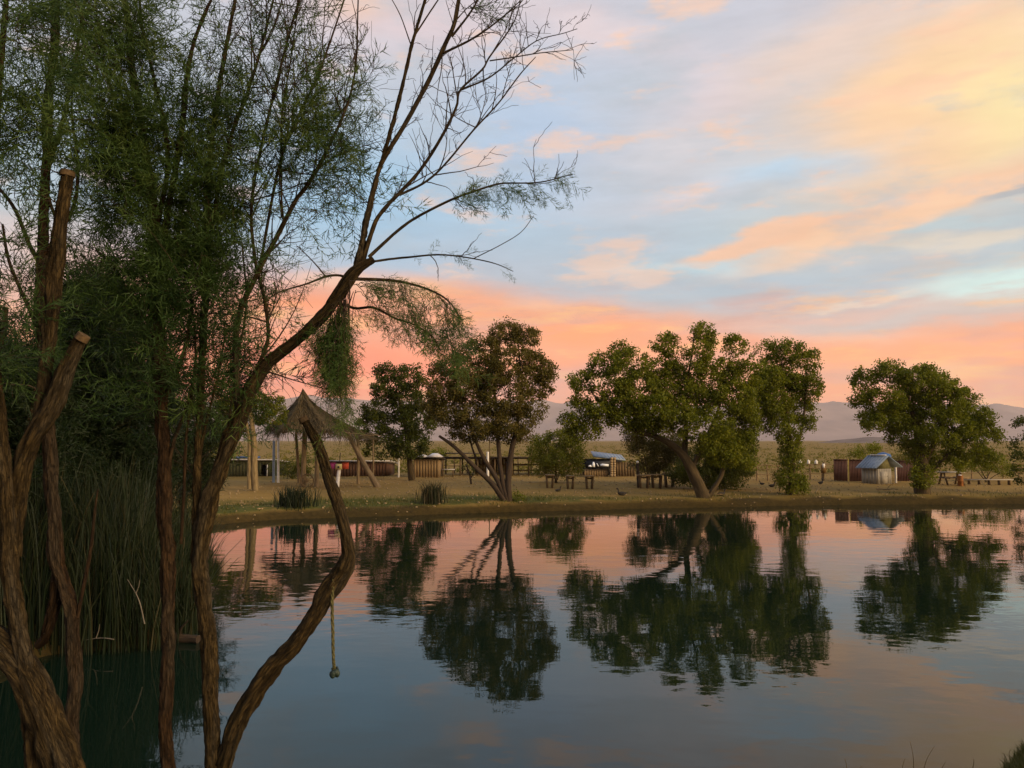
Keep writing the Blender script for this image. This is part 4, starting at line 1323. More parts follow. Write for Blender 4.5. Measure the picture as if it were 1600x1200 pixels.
def tuft(name, label, px, Y, n, H, spread, leaf, w=0.02, lean=0.5, cat='grass tuft', t0=0.4):
    c = np.array(on(px, Y))
    P = c + rng.normal(size=(n, 3)) * np.array([spread, spread, 0])
    P[:, 2] = gh(P[:, 0], P[:, 1]) - 0.02
    mb = MB()
    blades(mb, P, H * rng.uniform(0.55, 1.1, n), w, lean, np.clip(rng.normal(t0, .2, n), 0, 1))
    o = bpy.data.objects.new(name, mb.mesh(name, leaf, False, c)); col.objects.link(o); o.location = tuple(c)
    tag(o, label, cat)


tuft('reed_tuft', 'bright green tuft of rushes on the bank left of the russet tree', 675, 34.9, 320, 1.15, 0.24, L_reed, 0.03, 0.45, 'rush tuft', 0.75)
tuft('reed_tuft', 'dull green rush clump on the bank below the thatched shelter', 462, 33.2, 420, 1.0, 0.34, L_reed, 0.035, 0.4, 'rush tuft', 0.45)


def ground_cover():
    # turf along the far bank's lip
    x = rng.uniform(-16, 34, 90000); y = rng.uniform(27, 50, 90000)
    d = shore(x, y)
    keep = (d > 0.3) & (d < 5.5) & (rng.uniform(0, 1, len(x)) < np.exp(-np.maximum(d - 0.8 - 1.8 * (1 - sst(-3, 5, x)), 0) * 1.1) * (0.5 + 0.5 * (1 - sst(1, 9, x))) * (0.15 + 1.2 * (vnoise(x, y, 1.7, 9) > 0.42)))
    x, y = x[keep], y[keep]
    P = np.stack([x, y, gh(x, y) - 0.01], -1)
    mb = MB()
    blades(mb, P, rng.uniform(0.05, 0.19, len(x)) * (0.5 + vnoise(x, y, 1.3, 11)), 0.022, 0.7, np.clip(rng.normal(0.35, 0.22, len(x)) + (vnoise(x, y, 3.0, 12) - 0.5) * 0.5, 0, 1))
    tag(mb.build('grass', L_grass, kind='stuff'), 'short green grass along the lip of the far bank', 'grass')
    # the desert scrub beyond the fences
    n = 5200
    yy = 62 + 560 * rng.uniform(0, 1, n) ** 1.7
    xx = rng.uniform(-0.85, 0.85, n) * yy
    mb = MB()
    for px_, py_ in zip(xx, yy):
        s = rng.uniform(0.22, 0.6) * (1 + py_ / 700)
        m = int(max(7, 26 - py_ / 20))
        q = rng.normal(size=(m, 3)) * np.array([0.5, 0.5, 0.32]) * s
        q[:, 2] = np.abs(q[:, 2])
        q = q + np.array([px_, py_, 0])
        q[:, 2] += gz_fast(px_, py_)
        add_leaves(mb, q, 0.42 * s, np.clip(rng.normal(0.45 + rng.uniform(-.3, .3), 0.12, m), 0, 1), -0.4, 0.7)
    tag(mb.build('scrub', L_scrub, kind='stuff'), 'olive desert scrub covering the plain to the mountains', 'scrub')


_gzc = {}


def gz_fast(x, y):
    k = (round(x / 3), round(y / 3))
    if k not in _gzc:
        _gzc[k] = gz(k[0] * 3, k[1] * 3)
    return _gzc[k]


ground_cover()


def pebbles():
    mb = MB()
    x = rng.uniform(-15, 30, 6000); y = rng.uniform(28, 60, 6000)
    d = shore(x, y)
    k = d > 0.05
    x, y, d = x[k][:2600], y[k][:2600], d[k][:2600]
    for a, b in zip(x, y):
        s = rng.uniform(0.02, 0.07)
        ell(mb, (a, b, gz_fast2(a, b) + s * 0.3), (s, s * rng.uniform(.7, 1.2), s * 0.6), 5, 3, 0.25)
    tag(mb.build('pebbles', mat('pebble', (0.16, 0.11, 0.05), (0.34, 0.25, 0.13), scale=9, rough=0.9), kind='stuff'), 'loose stones strewn over the sandy bank', 'pebbles')


def gz_fast2(x, y):
    return gz(x, y)


pebbles()

# near right corner: a grassy tip of the near bank
def near_grass():
    x = rng.uniform(2.4, 7.5, 60000); y = rng.uniform(5.2, 8.3, 60000)
    d = shore(x, y)
    k = (d > 0.0) & (d < 1.3)
    x, y = x[k], y[k]
    P = np.stack([x, y, gh(x, y) - 0.01], -1)
    mb = MB()
    blades(mb, P, rng.uniform(0.05, 0.17, len(x)), 0.006, 0.6, np.clip(rng.normal(0.6, 0.2, len(x)), 0, 1))
    tag(mb.build('grass', L_grass, kind='stuff'), 'green grass on the tip of bank in the lower right corner', 'grass')
    mb = MB()
    for (px, py0, py1, dx) in ((1428, 1215, 1158, -6), (1440, 1215, 1166, 20), (1411, 1218, 1185, 3), (1470, 1218, 1190, 8), (1322, 1220, 1185, -2), (1345, 1222, 1195, 2), (1570, 1190, 1176, -4), (1578, 1188, 1170, 2), (1520, 1200, 1186, 0), (1596, 1185, 1178, 8)):
        a = W(px, py0, 7.5); b = W(px + dx, py1, 7.5)
        P = crs([a, (a + b) / 2 + np.array([-0.012 if dx > 0 else 0.012, 0, 0.02]), b], 8)
        tube(mb, P, np.linspace(0.004, 0.0015, 8), 4)
    tag(mb.build('dry_stems', mat('dry_stalk', (0.12, 0.075, 0.02), (0.22, 0.14, 0.045), scale=20), kind='stuff'), 'dry bent grass stalks rising at the bottom edge on the right', 'stalks')


near_grass()

# ------------------------------------------------------------------ far bank: buildings, fences, tables
plank_brown = mat('brown_planks', (0.075, 0.048, 0.022), (0.16, 0.105, 0.05), scale=6, stretch=(6, 6, 0.6), rough=0.9, bump=0.3)
plank_tan = mat('tan_planks', (0.17, 0.11, 0.05), (0.28, 0.19, 0.09), scale=6, stretch=(6, 6, 0.6), rough=0.9, bump=0.3)
plank_grey = mat('grey_planks', (0.22, 0.20, 0.16), (0.36, 0.33, 0.27), scale=6, stretch=(6, 6, 0.6), rough=0.9, bump=0.3)
plank_green = mat('green_boards', (0.03, 0.032, 0.012), (0.065, 0.062, 0.022), scale=5, stretch=(5, 5, 0.6), rough=0.9)
plank_red = mat('red_boards', (0.055, 0.026, 0.013), (0.095, 0.046, 0.022), scale=5, stretch=(5, 5, 0.6), rough=0.85)
screen_brown = mat('rusty_screen', (0.045, 0.018, 0.014), (0.085, 0.036, 0.026), scale=3, rough=0.8)
white_paint = mat('white_paint', (0.62, 0.58, 0.50), (0.78, 0.74, 0.68), scale=6, rough=0.6)
roof_pale = mat('pale_roof', (0.40, 0.37, 0.35), (0.58, 0.55, 0.53), scale=3, rough=0.6)
roof_blue = mat('blue_grey_metal', (0.14, 0.18, 0.23), (0.22, 0.27, 0.33), scale=2, rough=0.45, metal=0.2)
roof_dark = mat('dark_roof', (0.03, 0.022, 0.014), (0.06, 0.045, 0.03), scale=3, rough=0.9)
interior_shade = mat('painted_interior_shade', (0.006, 0.006, 0.006), (0.012, 0.011, 0.010), scale=3)  # near-black paint standing in for the shade inside openings
blue_tarp = mat('blue_tarp', (0.02, 0.06, 0.16), (0.04, 0.10, 0.24), scale=4, rough=0.55)
log_wood = mat('weathered_log', (0.10, 0.07, 0.035), (0.24, 0.17, 0.09), scale=20, rough=0.9, coord='bark')
stone = mat('pillar_stone', (0.22, 0.15, 0.07), (0.38, 0.27, 0.14), scale=5, rough=0.9, bump=0.4)
sign_black = mat('black_board', (0.008, 0.008, 0.009), (0.014, 0.014, 0.015), scale=4, rough=0.5)
thatch = leafmat('thatch', [(0.035, 0.025, 0.009), (0.075, 0.052, 0.019), (0.15, 0.105, 0.045)], trans=0.05, rough=0.9)
wire = mat('iron', (0.03, 0.022, 0.016), (0.06, 0.045, 0.03), scale=9, rough=0.7)

PIECES = {}


def one(name, m, parent, c, s, rz=0.0, rx=0.0, ry=0.0, label=None):
    """A box piece under parent, sharing mesh data with alike pieces."""
    key = (m.name, tuple(round(q, 3) for q in s))
    if key not in PIECES:
        mb = MB(); box(mb, (0, 0, 0), s)
        PIECES[key] = mb.mesh(name, m)
    o = bpy.data.objects.new(name, PIECES[key])
    col.objects.link(o)
    if parent is not None:
        o.parent = parent
        c = np.asarray(c, float) - np.array(parent_world(parent))
    o.location = tuple(float(q) for q in c)
    o.rotation_euler = (rx, ry, rz)
    if label:
        o['label'] = label
    return o


def planks(parent, m, x0, x1, y, z0, z1, n, th=0.03, axis='x', name='plank', gap=0.012):
    w = (x1 - x0) / n
    for i in range(n):
        xm = x0 + w * (i + 0.5)
        dz = rng.uniform(-0.03, 0.03); dy = rng.uniform(-0.006, 0.006)
        c = (xm, y + dy, (z0 + z1) / 2 + dz / 2) if axis == 'x' else (y + dy, xm, (z0 + z1) / 2 + dz / 2)
        s = (w - gap, th, z1 - z0) if axis == 'x' else (th, w - gap, z1 - z0)
        one(name, m, parent, c, s)


def rect(px0, px1, py0, Y):
    """World x range at distance Y and height of pixel row py0."""
    return X(px0, Y), X(px1, Y), Z(py0, Y)


def lean_to(name, label, cat, px0, px1, pyt, Y, depth, wall_m, roof_m, nplank, roof_over=0.25, drop=0.25, door=None, wall_top=None, posts=(), skip=()):
    """A low building: plank front and side walls, a sloped roof sheet, an optional door opening and posts."""
    x0, x1, zt = rect(px0, px1, pyt, Y)
    g = gz((x0 + x1) / 2, Y)
    t = thing(name, label, cat, ((x0 + x1) / 2, Y, g))
    zw = zt - 0.06
    dx0 = dx1 = None
    if door:
        dx0, dx1 = X(door[0], Y), X(door[1], Y); dz = Z(door[2], Y)
    w = (x1 - x0) / nplank
    for i in range(nplank):
        a, b = x0 + i * w, x0 + (i + 1) * w
        m = (a + b) / 2
        if dx0 is not None and dx0 < m < dx1:
            if zw - dz > 0.08:
                one('plank', wall_m, t, (m, Y, (dz + zw) / 2), (w - 0.012, 0.035, zw - dz))
            continue
        one('plank', wall_m, t, (m, Y + rng.uniform(-.006, .006), (g + zw) / 2 - 0.03), (w - 0.012, 0.035, zw - g + 0.06))
    for xs in (x0 + 0.02, x1 - 0.02):
        mb = MB(); box(mb, (xs, Y + depth / 2 + 0.03, (g + zw - drop * 0.5) / 2), (0.04, depth - 0.04, zw - g - drop * 0.5)); mb.build('side_wall', wall_m, t)
    mb = MB(); box(mb, ((x0 + x1) / 2, Y + depth, (g + zw - drop) / 2), (x1 - x0 - 0.1, 0.04, zw - g - drop)); mb.build('back_wall', wall_m, t)
    mb = MB()
    sl = math.atan2(drop, depth)
    box(mb, ((x0 + x1) / 2, Y + depth / 2, zt - drop / 2 + 0.03), (x1 - x0 + 2 * roof_over, depth + 2 * roof_over, 0.06), rx=-sl)
    mb.build('roof', roof_m, t)
    if dx0 is not None:
        mb = MB(); box(mb, ((dx0 + dx1) / 2, Y + 0.35, (g + dz) / 2), (dx1 - dx0 - 0.02, 0.03, dz - g)); mb.build('doorway', interior_shade, t)  # dark sheet painted as the shade inside the door
        mb = MB(); box(mb, (dx1 + 0.03, Y - 0.03, (g + dz) / 2), (0.05, 0.04, dz - g)); mb.build('door_frame', white_paint, t)
    for p in posts:
        xp = X(p, Y - 0.6)
        mb = MB(); tube(mb, [(xp, Y - 0.6, gz(xp, Y - 0.6) - 0.05), (xp, Y - 0.6, zt)], 0.05, 8); mb.build('post', white_paint, t)
    return t


lean_to('low_shed', 'long low dark green shed with a black doorway, behind the young tree', 'shed', 318, 428, 719, 55, 3.0, plank_green, roof_pale, 22, door=(409, 417, 726))
lean_to('storage_shed', 'low dull red-brown shed with a pale roof edge behind the thatched shelter', 'shed', 512, 606, 721, 56, 3.2, plank_red, roof_pale, 20)
lean_to('plank_hut', 'small tan plank hut between the dark tree and the russet tree', 'hut', 646, 686, 716, 54, 2.0, plank_tan, roof_dark, 9, roof_over=0.3, drop=0.15, posts=(643, 623))

# pale ridge caps that lie on the plank hut's roof
hx0, hx1, hz = rect(650, 690, 716, 53.9)
tk = thing('roof_canopy', 'pale peaked canvas canopy lying over the plank hut roof', 'canopy', ((hx0 + hx1) / 2, 54.7, Z(714, 54)))
mb = MB()
zc = Z(714.6, 54) + 0.02
for (a, b, zt_) in ((hx0, hx0 + (hx1 - hx0) * .45, .16), (hx0 + (hx1 - hx0) * .40, hx1, .26)):
    y0, y1, ym = 53.6, 55.6, 54.6
    mb.add([(a, y0, zc), (b, y0, zc), (b, y1, zc), (a, y1, zc), (a + .35, ym, zc + zt_), (b - .35, ym, zc + zt_)], [(0, 1, 5, 4), (1, 2, 5), (2, 3, 4, 5), (3, 0, 4), (3, 2, 1, 0)])
mb.build('canvas', roof_pale, tk)

# open shelter: dark roof line on posts, with a bench
def open_shelter():
    Y = 57
    x0, x1, zt = rect(688, 912, 716, Y)
    g = gz(0, Y)
    t = thing('open_shelter', 'long open shelter with a thin dark roof on posts behind the russet tree', 'shelter', ((x0 + x1) / 2, Y, g))
    mb = MB(); box(mb, ((x0 + x1) / 2, Y + 1.2, zt), (x1 - x0, 3.0, 0.09), rx=R(-3)); mb.build('roof', roof_dark, t)
    mb = MB(); box(mb, (x0 + 1.6, Y + 1.4, zt + 0.34), (2.6, 1.8, 0.06)); mb.build('roof', roof_dark, t)
    n = 9
    for i in range(n):
        xp = x0 + 0.2 + (x1 - x0 - 0.4) * i / (n - 1)
        one('post', plank_brown, t, (xp, Y, (g + zt) / 2), (0.11, 0.11, zt - g))
        one('post', plank_brown, t, (xp, Y + 2.4, (g + zt) / 2), (0.11, 0.11, zt - g))
    for zz in (0.3, 0.75):
        mb = MB(); box(mb, ((x0 + x1) / 2 + 1.2, Y + 2.5, g + zz), (x1 - x0 - 3, 0.04, 0.10)); mb.build('rail', plank_tan, t)
    planks(t, plank_tan, x0 + 2.4, x0 + 5.4, Y + 2.6, g, g + 1.15, 12)


open_shelter()


def bench(label, px, Y, L, h=0.48):
    c = on(px, Y)
    t = thing('bench', label, 'bench', c)
    mb = MB(); box(mb, (c[0], c[1], c[2] + h), (L, 0.36, 0.06)); mb.build('seat', roof_pale, t)
    for s in (-1, 1):
        one('leg', plank_brown, t, (c[0] + s * L * 0.38, c[1], c[2] + h / 2 - 0.02), (0.08, 0.28, h - 0.02))


bench('pale bench in the open shelter, right of the plank hut', 700, 55.6, 0.95, 0.5)


def pole(name, label, px, Y, py, r, m, cat='post', lean=0.0):
    c = np.array(on(px, Y))
    top = W(px + lean, py, Y)
    t = thing(name, label, cat, c)
    mb = MB(); tube(mb, crs([c - (0, 0, .05), (c + top) / 2, top], 8), np.linspace(r, r * 0.85, 8), 9)
    mb.build('shaft', m, t, smooth=True)
    mb = MB(); ell(mb, top, (r, r, r * 0.5), 9, 5); mb.build('cap', m, t, smooth=True)
    return t, top


pole('white_post', 'white post standing in the open shelter behind the russet tree trunks', 762, 56.3, 707, 0.10, white_paint)
pole('thin_pole', 'thin brown pole standing behind the russet tree trunks', 765, 53, 686, 0.035, plank_brown, 'pole')
pole('white_pipe', 'tall white pipe post under the left side of the thatched shelter', 435, 47, 669, 0.075, white_paint)
pole('blue_post', 'short grey-blue post left of the white pipe', 428, 47.5, 690, 0.09, roof_blue)


# thatched shelter
def ramada():
    Y = 44.5
    k = Y / F
    c = np.array(on(490, Y))
    t = thing('thatched_shelter', 'ruined peaked thatch shelter on rough posts with sagging branches at its eaves', 'shelter', c)
    apex = W(473, 607, Y)
    # concave pyramid: four hips, sagging eaves
    rim_px = [(414, 668, 0.3), (446, 664, -2.4), (516, 672, -2.6), (594, 686, 0.2), (534, 672, 2.6), (450, 662, 2.4)]
    rim = [W(a, b, Y + d) for a, b, d in rim_px]
    surf = MB(); straw = MB()
    n, m = 7, 9
    nr = len(rim)
    prof = lambda u: u ** 0.64
    for i in range(nr):
        a, b = rim[i], rim[(i + 1) % nr]
        grid = []
        for u in np.linspace(0, 1, m):
            row = []
            for v in np.linspace(0, 1, n):
                e = a + (b - a) * v - np.array([0, 0, 0.25 * math.sin(math.pi * v)])
                p = apex + (e - apex) * u
                p[2] = apex[2] + (e[2] - apex[2]) * prof(u) + rng.normal() * 0.02
                row.append(p)
            grid.append(row)
        V = np.array(grid).reshape(-1, 3)
        Fq = [(r_ * n + q, r_ * n + q + 1, (r_ + 1) * n + q + 1, (r_ + 1) * n + q) for r_ in range(m - 1) for q in range(n - 1) if r_ < 4 or rng.uniform() < 1.0 - 0.08 * r_]
        surf.add(V, Fq, None, 0.3)
        for _ in range(950):
            u, v = rng.uniform(0.02, 1) ** 0.7, rng.uniform()
            e = a + (b - a) * v - np.array([0, 0, 0.25 * math.sin(math.pi * v)])
            d = (e - apex)
            p = apex + d * u; p[2] = apex[2] + d[2] * prof(u) + 0.04
            dn = d / np.linalg.norm(d) + rng.normal(size=3) * 0.3; L = rng.uniform(0.25, 0.9)
            q = p + dn * L; q[2] = min(q[2], apex[2] + d[2] * prof(min(1.2, u + 0.12)) + 0.05) - (0.25 * rng.uniform() if u > 0.75 else 0)
            s = np.cross(dn, (0, 0, 1)); s = s / (np.linalg.norm(s) + 1e-9) * rng.uniform(0.012, 0.03)
            straw.add([p - s, p + s, q], [(0, 1, 2)], None, float(np.clip(rng.normal(.5, .25), 0, 1)))
    rf = surf.build('roof', thatch, t, kind='stuff')
    straw.build('thatch', thatch, rf, kind='stuff')
    # sagging branches along the eaves
    for (pa, pm, pb, r) in (((420, 664, -.6), (446, 676, -.8), (476, 657, -1.0), .06), ((424, 657, -1.2), (455, 667, -1.2), (474, 652, -1.4), .05), ((432, 668, 0), (452, 672, -.2), (474, 664, -.4), .04),
                            ((474, 655, -1.2), (500, 672, -1.4), (540, 682, -1.3), .06), ((480, 662, -1.6), (505, 684, -1.6), (528, 678, -1.7), .045), ((500, 668, -1.2), (540, 676, -1.2), (596, 681, -.8), .05),
                            ((520, 672, .6), (560, 676, .3), (592, 679, 0), .06), ((455, 674, -1), (462, 686, -1), (474, 685, -1), .035), ((440, 645, -1.6), (430, 640, -1.7), (418, 636, -1.8), .03),
                            ((494, 676, -1.8), (502, 690, -1.8), (512, 683, -1.8), .03), ((535, 674, -1.5), (548, 690, -1.5), (556, 676, -1.5), .03)):
        P = crs([W(p[0], p[1], Y + p[2]) for p in (pa, pm, pb)], 14)
        P += rng.normal(size=P.shape) * 0.02
        mb = MB(); tube(mb, P, np.linspace(r, r * 0.5, 14), 6, rough=0.25); mb.build('eave_branch', log_wood, t, smooth=True)
    for (pa, pb, r, dy) in (((477, 664), (474, 762), .16, -1.0), ((494, 664), (495, 764), .14, -.9), ((543, 676), (592, 766), .17, -1.0), ((583, 680), (583, 735), .06, 2.2), ((462, 668), (468, 755), .10, 2.2), ((560, 684), (560, 752), .10, 2.0)):
        a = W(pa[0], pa[1], Y + dy); x, y = X(pb[0], Y + dy), Y + dy
        b = np.array([x, y, gz(x, y) - 0.1])
        P = crs([b, (a + b) / 2 + rng.normal(size=3) * 0.05, a], 14)
        mb = MB(); tube(mb, P, np.linspace(r, r * 0.8, 14), 9, rough=0.2, seed=pa[0]); mb.build('post', log_wood, t, smooth=True)
    # wagon wheel leaning against a post
    w = np.array(on(480, Y - 1.4)); w[2] += 0.36
    t2 = thing('wagon_wheel', 'old wooden wagon wheel leaning against a post of the thatched shelter', 'wheel', w)
    a = np.linspace(0, 2 * math.pi, 29)
    mb = MB(); tube(mb, np.stack([w[0] + 0.36 * np.cos(a), 0 * a + w[1], w[2] + 0.36 * np.sin(a)], -1), 0.035, 6, cap=False); mb.build('rim', plank_brown, t2, smooth=True)
    mb = MB(); tube(mb, [w - (0, .07, 0), w + (0, .07, 0)], 0.07, 10); mb.build('hub', plank_brown, t2)
    for q in range(10):
        d = np.array([math.cos(q * math.pi / 5), 0, math.sin(q * math.pi / 5)])
        mb = MB(); tube(mb, [w + d * 0.06, w + d * 0.34], 0.016, 5); mb.build('spoke', plank_brown, t2)


ramada()


def birdhouse_post():
    Y = 42.5
    c = np.array(on(527, Y))
    t = thing('white_post', 'slanting white post with a small coloured box on top, right of the dead limb', 'post', c)
    top = W(530, 733, Y)
    mb = MB(); tube(mb, [c - (0, 0, .05), (c + top) / 2, top], [0.10, 0.10, 0.10], 8); mb.build('shaft', white_paint, t)
    k = Y / F
    b = top + np.array([0, 0, 0.14])
    mb = MB(); box(mb, b, (0.34, 0.34, 0.30)); mb.build('box', mat('yellow_box', (0.4, 0.33, 0.12), (0.5, 0.42, 0.2), scale=4), t)
    mb = MB(); box(mb, b + (0, -0.19, -0.02), (0.10, 0.03, 0.10)); mb.build('opening', interior_shade, t)  # dark plate on the front, painted as a shaded hole
    mb = MB(); box(mb, b + (-0.36, 0.02, 0.05), (0.36, 0.22, 0.36)); mb.build('panel', mat('magenta_panel', (0.30, 0.03, 0.14), (0.42, 0.07, 0.2), scale=4), t)
    mb = MB(); box(mb, b + (0.34, 0.02, 0.05), (0.32, 0.22, 0.36)); mb.build('panel', mat('red_panel', (0.42, 0.05, 0.02), (0.52, 0.09, 0.04), scale=4), t)
    mb = MB(); box(mb, b + (0, 0, 0.27), (1.2, 0.4, 0.05)); mb.build('roof', roof_dark, t)
    mb = MB(); tube(mb, [b + (0.02, 0, .29), b + (0.05, 0, .75)], 0.025, 6); mb.build('finial', wire, t)


birdhouse_post()


# shop with blue-grey roof and a black sign
def shop():
    Y = 55
    x0, x1, zt = rect(914, 978, 718, Y)
    g = gz(6, Y)
    t = thing('small_shop', 'small open-fronted stall with a tilted blue-grey metal roof and stone pillar', 'stall', ((x0 + x1) / 2, Y, g))
    mb = MB()
    a = W(927, 707.5, Y + .3); b = W(976, 713.5, Y + .3)
    th = math.atan2(b[2] - a[2], b[0] - a[0])
    cx = (a + b) / 2
    box(mb, (cx[0], Y + 1.0, cx[2] - 0.1), (np.linalg.norm(b - a), 2.4, 0.10), ry=-th, rx=R(7))
    mb.build('roof', roof_blue, t)
    for i in range(9):
        p = a + (b - a) * (i + 0.5) / 9
        o = one('rib', roof_blue, t, (p[0], Y + 1.0, p[2] - 0.045), (0.04, 2.36, 0.03), rx=R(7), ry=-th)
    mb = MB(); box(mb, ((x0 + x1) / 2, Y + 2.0, (g + zt) / 2), (x1 - x0, 0.06, zt - g)); mb.build('back_wall', interior_shade, t)  # wall colour carries the shade inside the stall
    planks(t, plank_brown, X(958, Y), X(993, Y), Y + 0.1, g, Z(722, Y), 8)
    planks(t, plank_tan, X(912, Y), X(950, Y), Y - 0.1, g, Z(732.5, Y), 10)
    # stone pillar of separate blocks
    px = X(957, Y)
    zz = g
    while zz < Z(717, Y):
        h = rng.uniform(0.14, 0.2)
        for s in (-1, 1):
            one('stone_block', stone, t, (px + s * 0.10 + rng.uniform(-.02, .02), Y - 0.2, zz + h / 2), (0.19, 0.36, round(h - 0.012, 2)), rz=rng.uniform(-.08, .08))
        zz += h
    # black sign with its white marks
    s0, s1, sz1 = rect(916, 953, 720, Y - 0.35); sz0 = Z(732, Y - 0.35)
    sg = thing('black_sign', 'black sign board with white marks under the blue-grey roof', 'sign', ((s0 + s1) / 2, Y - 0.35, sz0))
    mb = MB(); box(mb, ((s0 + s1) / 2, Y - 0.35, (sz0 + sz1) / 2), (s1 - s0, 0.05, sz1 - sz0)); mb.build('board', sign_black, sg)
    yy = Y - 0.385
    def plate(pts):
        n = len(pts)
        P = [W(p[0], p[1], yy) for p in pts]; Q = [q + np.array([0, 0.012, 0]) for q in P]
        mb = MB(); mb.add(P + Q, [list(range(n))[::-1], list(range(n, 2 * n))] + [(i, (i + 1) % n, n + (i + 1) % n, n + i) for i in range(n)])
        mb.build('white_mark', mat('sign_white', (0.75, 0.78, 0.8), (0.85, 0.88, 0.9), scale=4, rough=0.5), sg)
    plate([(919, 729.5), (920, 727), (923.5, 726.5), (924.5, 729.5)])
    plate([(925, 729.7), (925.2, 725), (926.5, 721.8), (928.3, 721.8), (929.4, 725), (929.6, 729.7)])
    plate([(932, 724), (933, 723.6), (935.6, 728.5), (934.6, 729)])
    plate([(938, 728.4), (938, 725.2), (941, 724.4), (945, 725), (951, 725.4), (951, 728.6)])


shop()


def lamp_post():
    Y = 44
    c = np.array(on(998, Y))
    t = thing('lamp_post', 'dark wooden post topped with a small white ball, left of the plank counter', 'post', c)
    top = W(996, 724, Y)
    mb = MB(); tube(mb, [c - (0, 0, .05), (c + top) / 2, top], [0.10, 0.095, 0.085], 9); mb.build('shaft', bark_dark, t, smooth=True)
    mb = MB(); ell(mb, top + (0, 0, .07), (0.075, 0.075, 0.075), 10, 6); mb.build('ball', white_paint, t, smooth=True)


lamp_post()


def trestle(label, px, Y, L, h=0.70, group='small trestle tables on the sand', m=None):
    c = np.array(on(px, Y))
    t = thing('trestle_table', label, 'table', c, group)
    for i, dy in enumerate((-0.2, 0, 0.2)):
        one('plank', m or plank_tan, t, (c[0], c[1] + dy, c[2] + h), (L, 0.19, 0.06), rz=rng.uniform(-.02, .02))
    for s in (-1, 1):
        one('leg', plank_brown, t, (c[0] + s * L * 0.30, c[1] - .1, c[2] + h / 2 - 0.03), (0.10, 0.10, h - 0.04), ry=R(4) * s)
        one('leg', plank_brown, t, (c[0] + s * L * 0.30, c[1] + .2, c[2] + h / 2 - 0.03), (0.10, 0.10, h - 0.04), ry=R(4) * s)
    one('brace', plank_brown, t, (c[0], c[1], c[2] + h - 0.12), (L * 0.9, 0.06, 0.09))


trestle('small trestle table at the left of the three by the yellow bush', 859, 43, 0.52)
trestle('small trestle table in the middle of the three by the yellow bush', 891, 43, 0.48)
trestle('small trestle table at the right of the three by the yellow bush', 921, 43, 0.52)
G2 = 'plank tables under the big cottonwood'
trestle('plank table touching the dark post with the white ball', 1006, 43.6, 0.72, .72, G2)
trestle('plank table in the middle of the row under the big cottonwood', 1026, 44.0, 0.72, .76, G2)
trestle('plank table nearest the cottonwood trunk in its row', 1046, 44.6, 0.70, .80, G2)

# long bench rail behind the three trestle tables
def long_board(name, label, px0, px1, py, Y, m, cat, posts=4, thick=0.06):
    x0, x1, z = rect(px0, px1, py, Y)
    g = gz((x0 + x1) / 2, Y)
    t = thing(name, label, cat, ((x0 + x1) / 2, Y, g))
    mb = MB(); box(mb, ((x0 + x1) / 2, Y, z), (x1 - x0, 0.28, thick)); mb.build('board', m, t)
    for i in range(posts):
        x = x0 + (x1 - x0) * (i + 0.5) / posts
        gg = gz(x, Y)
        one('leg', plank_brown, t, (x, Y, (gg + z) / 2 - thick / 2), (0.08, 0.2, round(max(0.05, z - gg - thick), 2)))
    return t


long_board('long_bench', 'long low pale bench on the sand under the right-hand rounded tree', 1506, 1584, 749.5, 47, plank_grey, 'bench', 5, 0.05)


def picnic(label, px, Y, L):
    c = np.array(on(px, Y))
    t = thing('picnic_table', label, 'table', c)
    for dy in (-0.24, 0, 0.24):
        one('plank', plank_grey, t, (c[0], c[1] + dy, c[2] + 0.76), (L, 0.22, 0.05))
    for dy in (-0.62, 0.62):
        one('seat', plank_tan, t, (c[0], c[1] + dy, c[2] + 0.45), (L, 0.24, 0.05))
    for s in (-1, 1):
        for e in (-1, 1):
            one('leg', plank_brown, t, (c[0] + s * L * 0.36, c[1] + e * 0.3, c[2] + 0.36), (0.08, 0.08, 0.80), rx=R(28) * e)
        one('brace', plank_brown, t, (c[0] + s * L * 0.36, c[1], c[2] + 0.44), (0.07, 1.4, 0.08))


picnic('picnic table in the shade just right of the rounded tree trunk', 1486, 46.5, 1.35)

can = thing('orange_can', 'small orange-brown drum beside the picnic table', 'drum', on(1500, 45.6))
cc = np.array(can.location)
mb = MB(); tube(mb, [cc, cc + (0, 0, .28), cc + (0, 0, .30), cc + (0, 0, .32), cc + (0, 0, .62)], [0.15, .15, .165, .15, .15], 12); mb.build('body', mat('orange_rust', (0.16, 0.055, 0.012), (0.28, 0.11, 0.02), scale=6), can, smooth=False)
mb = MB(); ell(mb, cc + (0, 0, .63), (0.09, .09, .04), 10, 4); mb.build('lid', white_paint, can)


def rail_fence(label, px0, px1, Y, n, h=1.05, m=None, rails=(0.4, 0.75, 1.0), wob=0.05):
    m = m or plank_tan
    xs = np.linspace(X(px0, Y), X(px1, Y), n)
    t = thing('rail_fence', label, 'fence', (xs.mean(), Y, gz(xs.mean(), Y)))
    pts = [(x, Y + rng.uniform(-.05, .05), gz(x, Y)) for x in xs]
    for p in pts:
        mb = MB(); tube(mb, [(p[0], p[1], p[2] - .1), (p[0] + rng.uniform(-.04, .04), p[1], p[2] + h)], [0.055, 0.045], 7); mb.build('post', m, t, smooth=True)
    for a, b in zip(pts[:-1], pts[1:]):
        for z in rails:
            mb = MB()
            tube(mb, [(a[0], a[1] - .05, a[2] + z + rng.uniform(-wob, wob)), ((a[0] + b[0]) / 2, (a[1] + b[1]) / 2 - .05, (a[2] + b[2]) / 2 + z), (b[0], b[1] - .05, b[2] + z + rng.uniform(-wob, wob))], 0.03, 6)
            mb.build('rail', m, t, smooth=True)
    return t


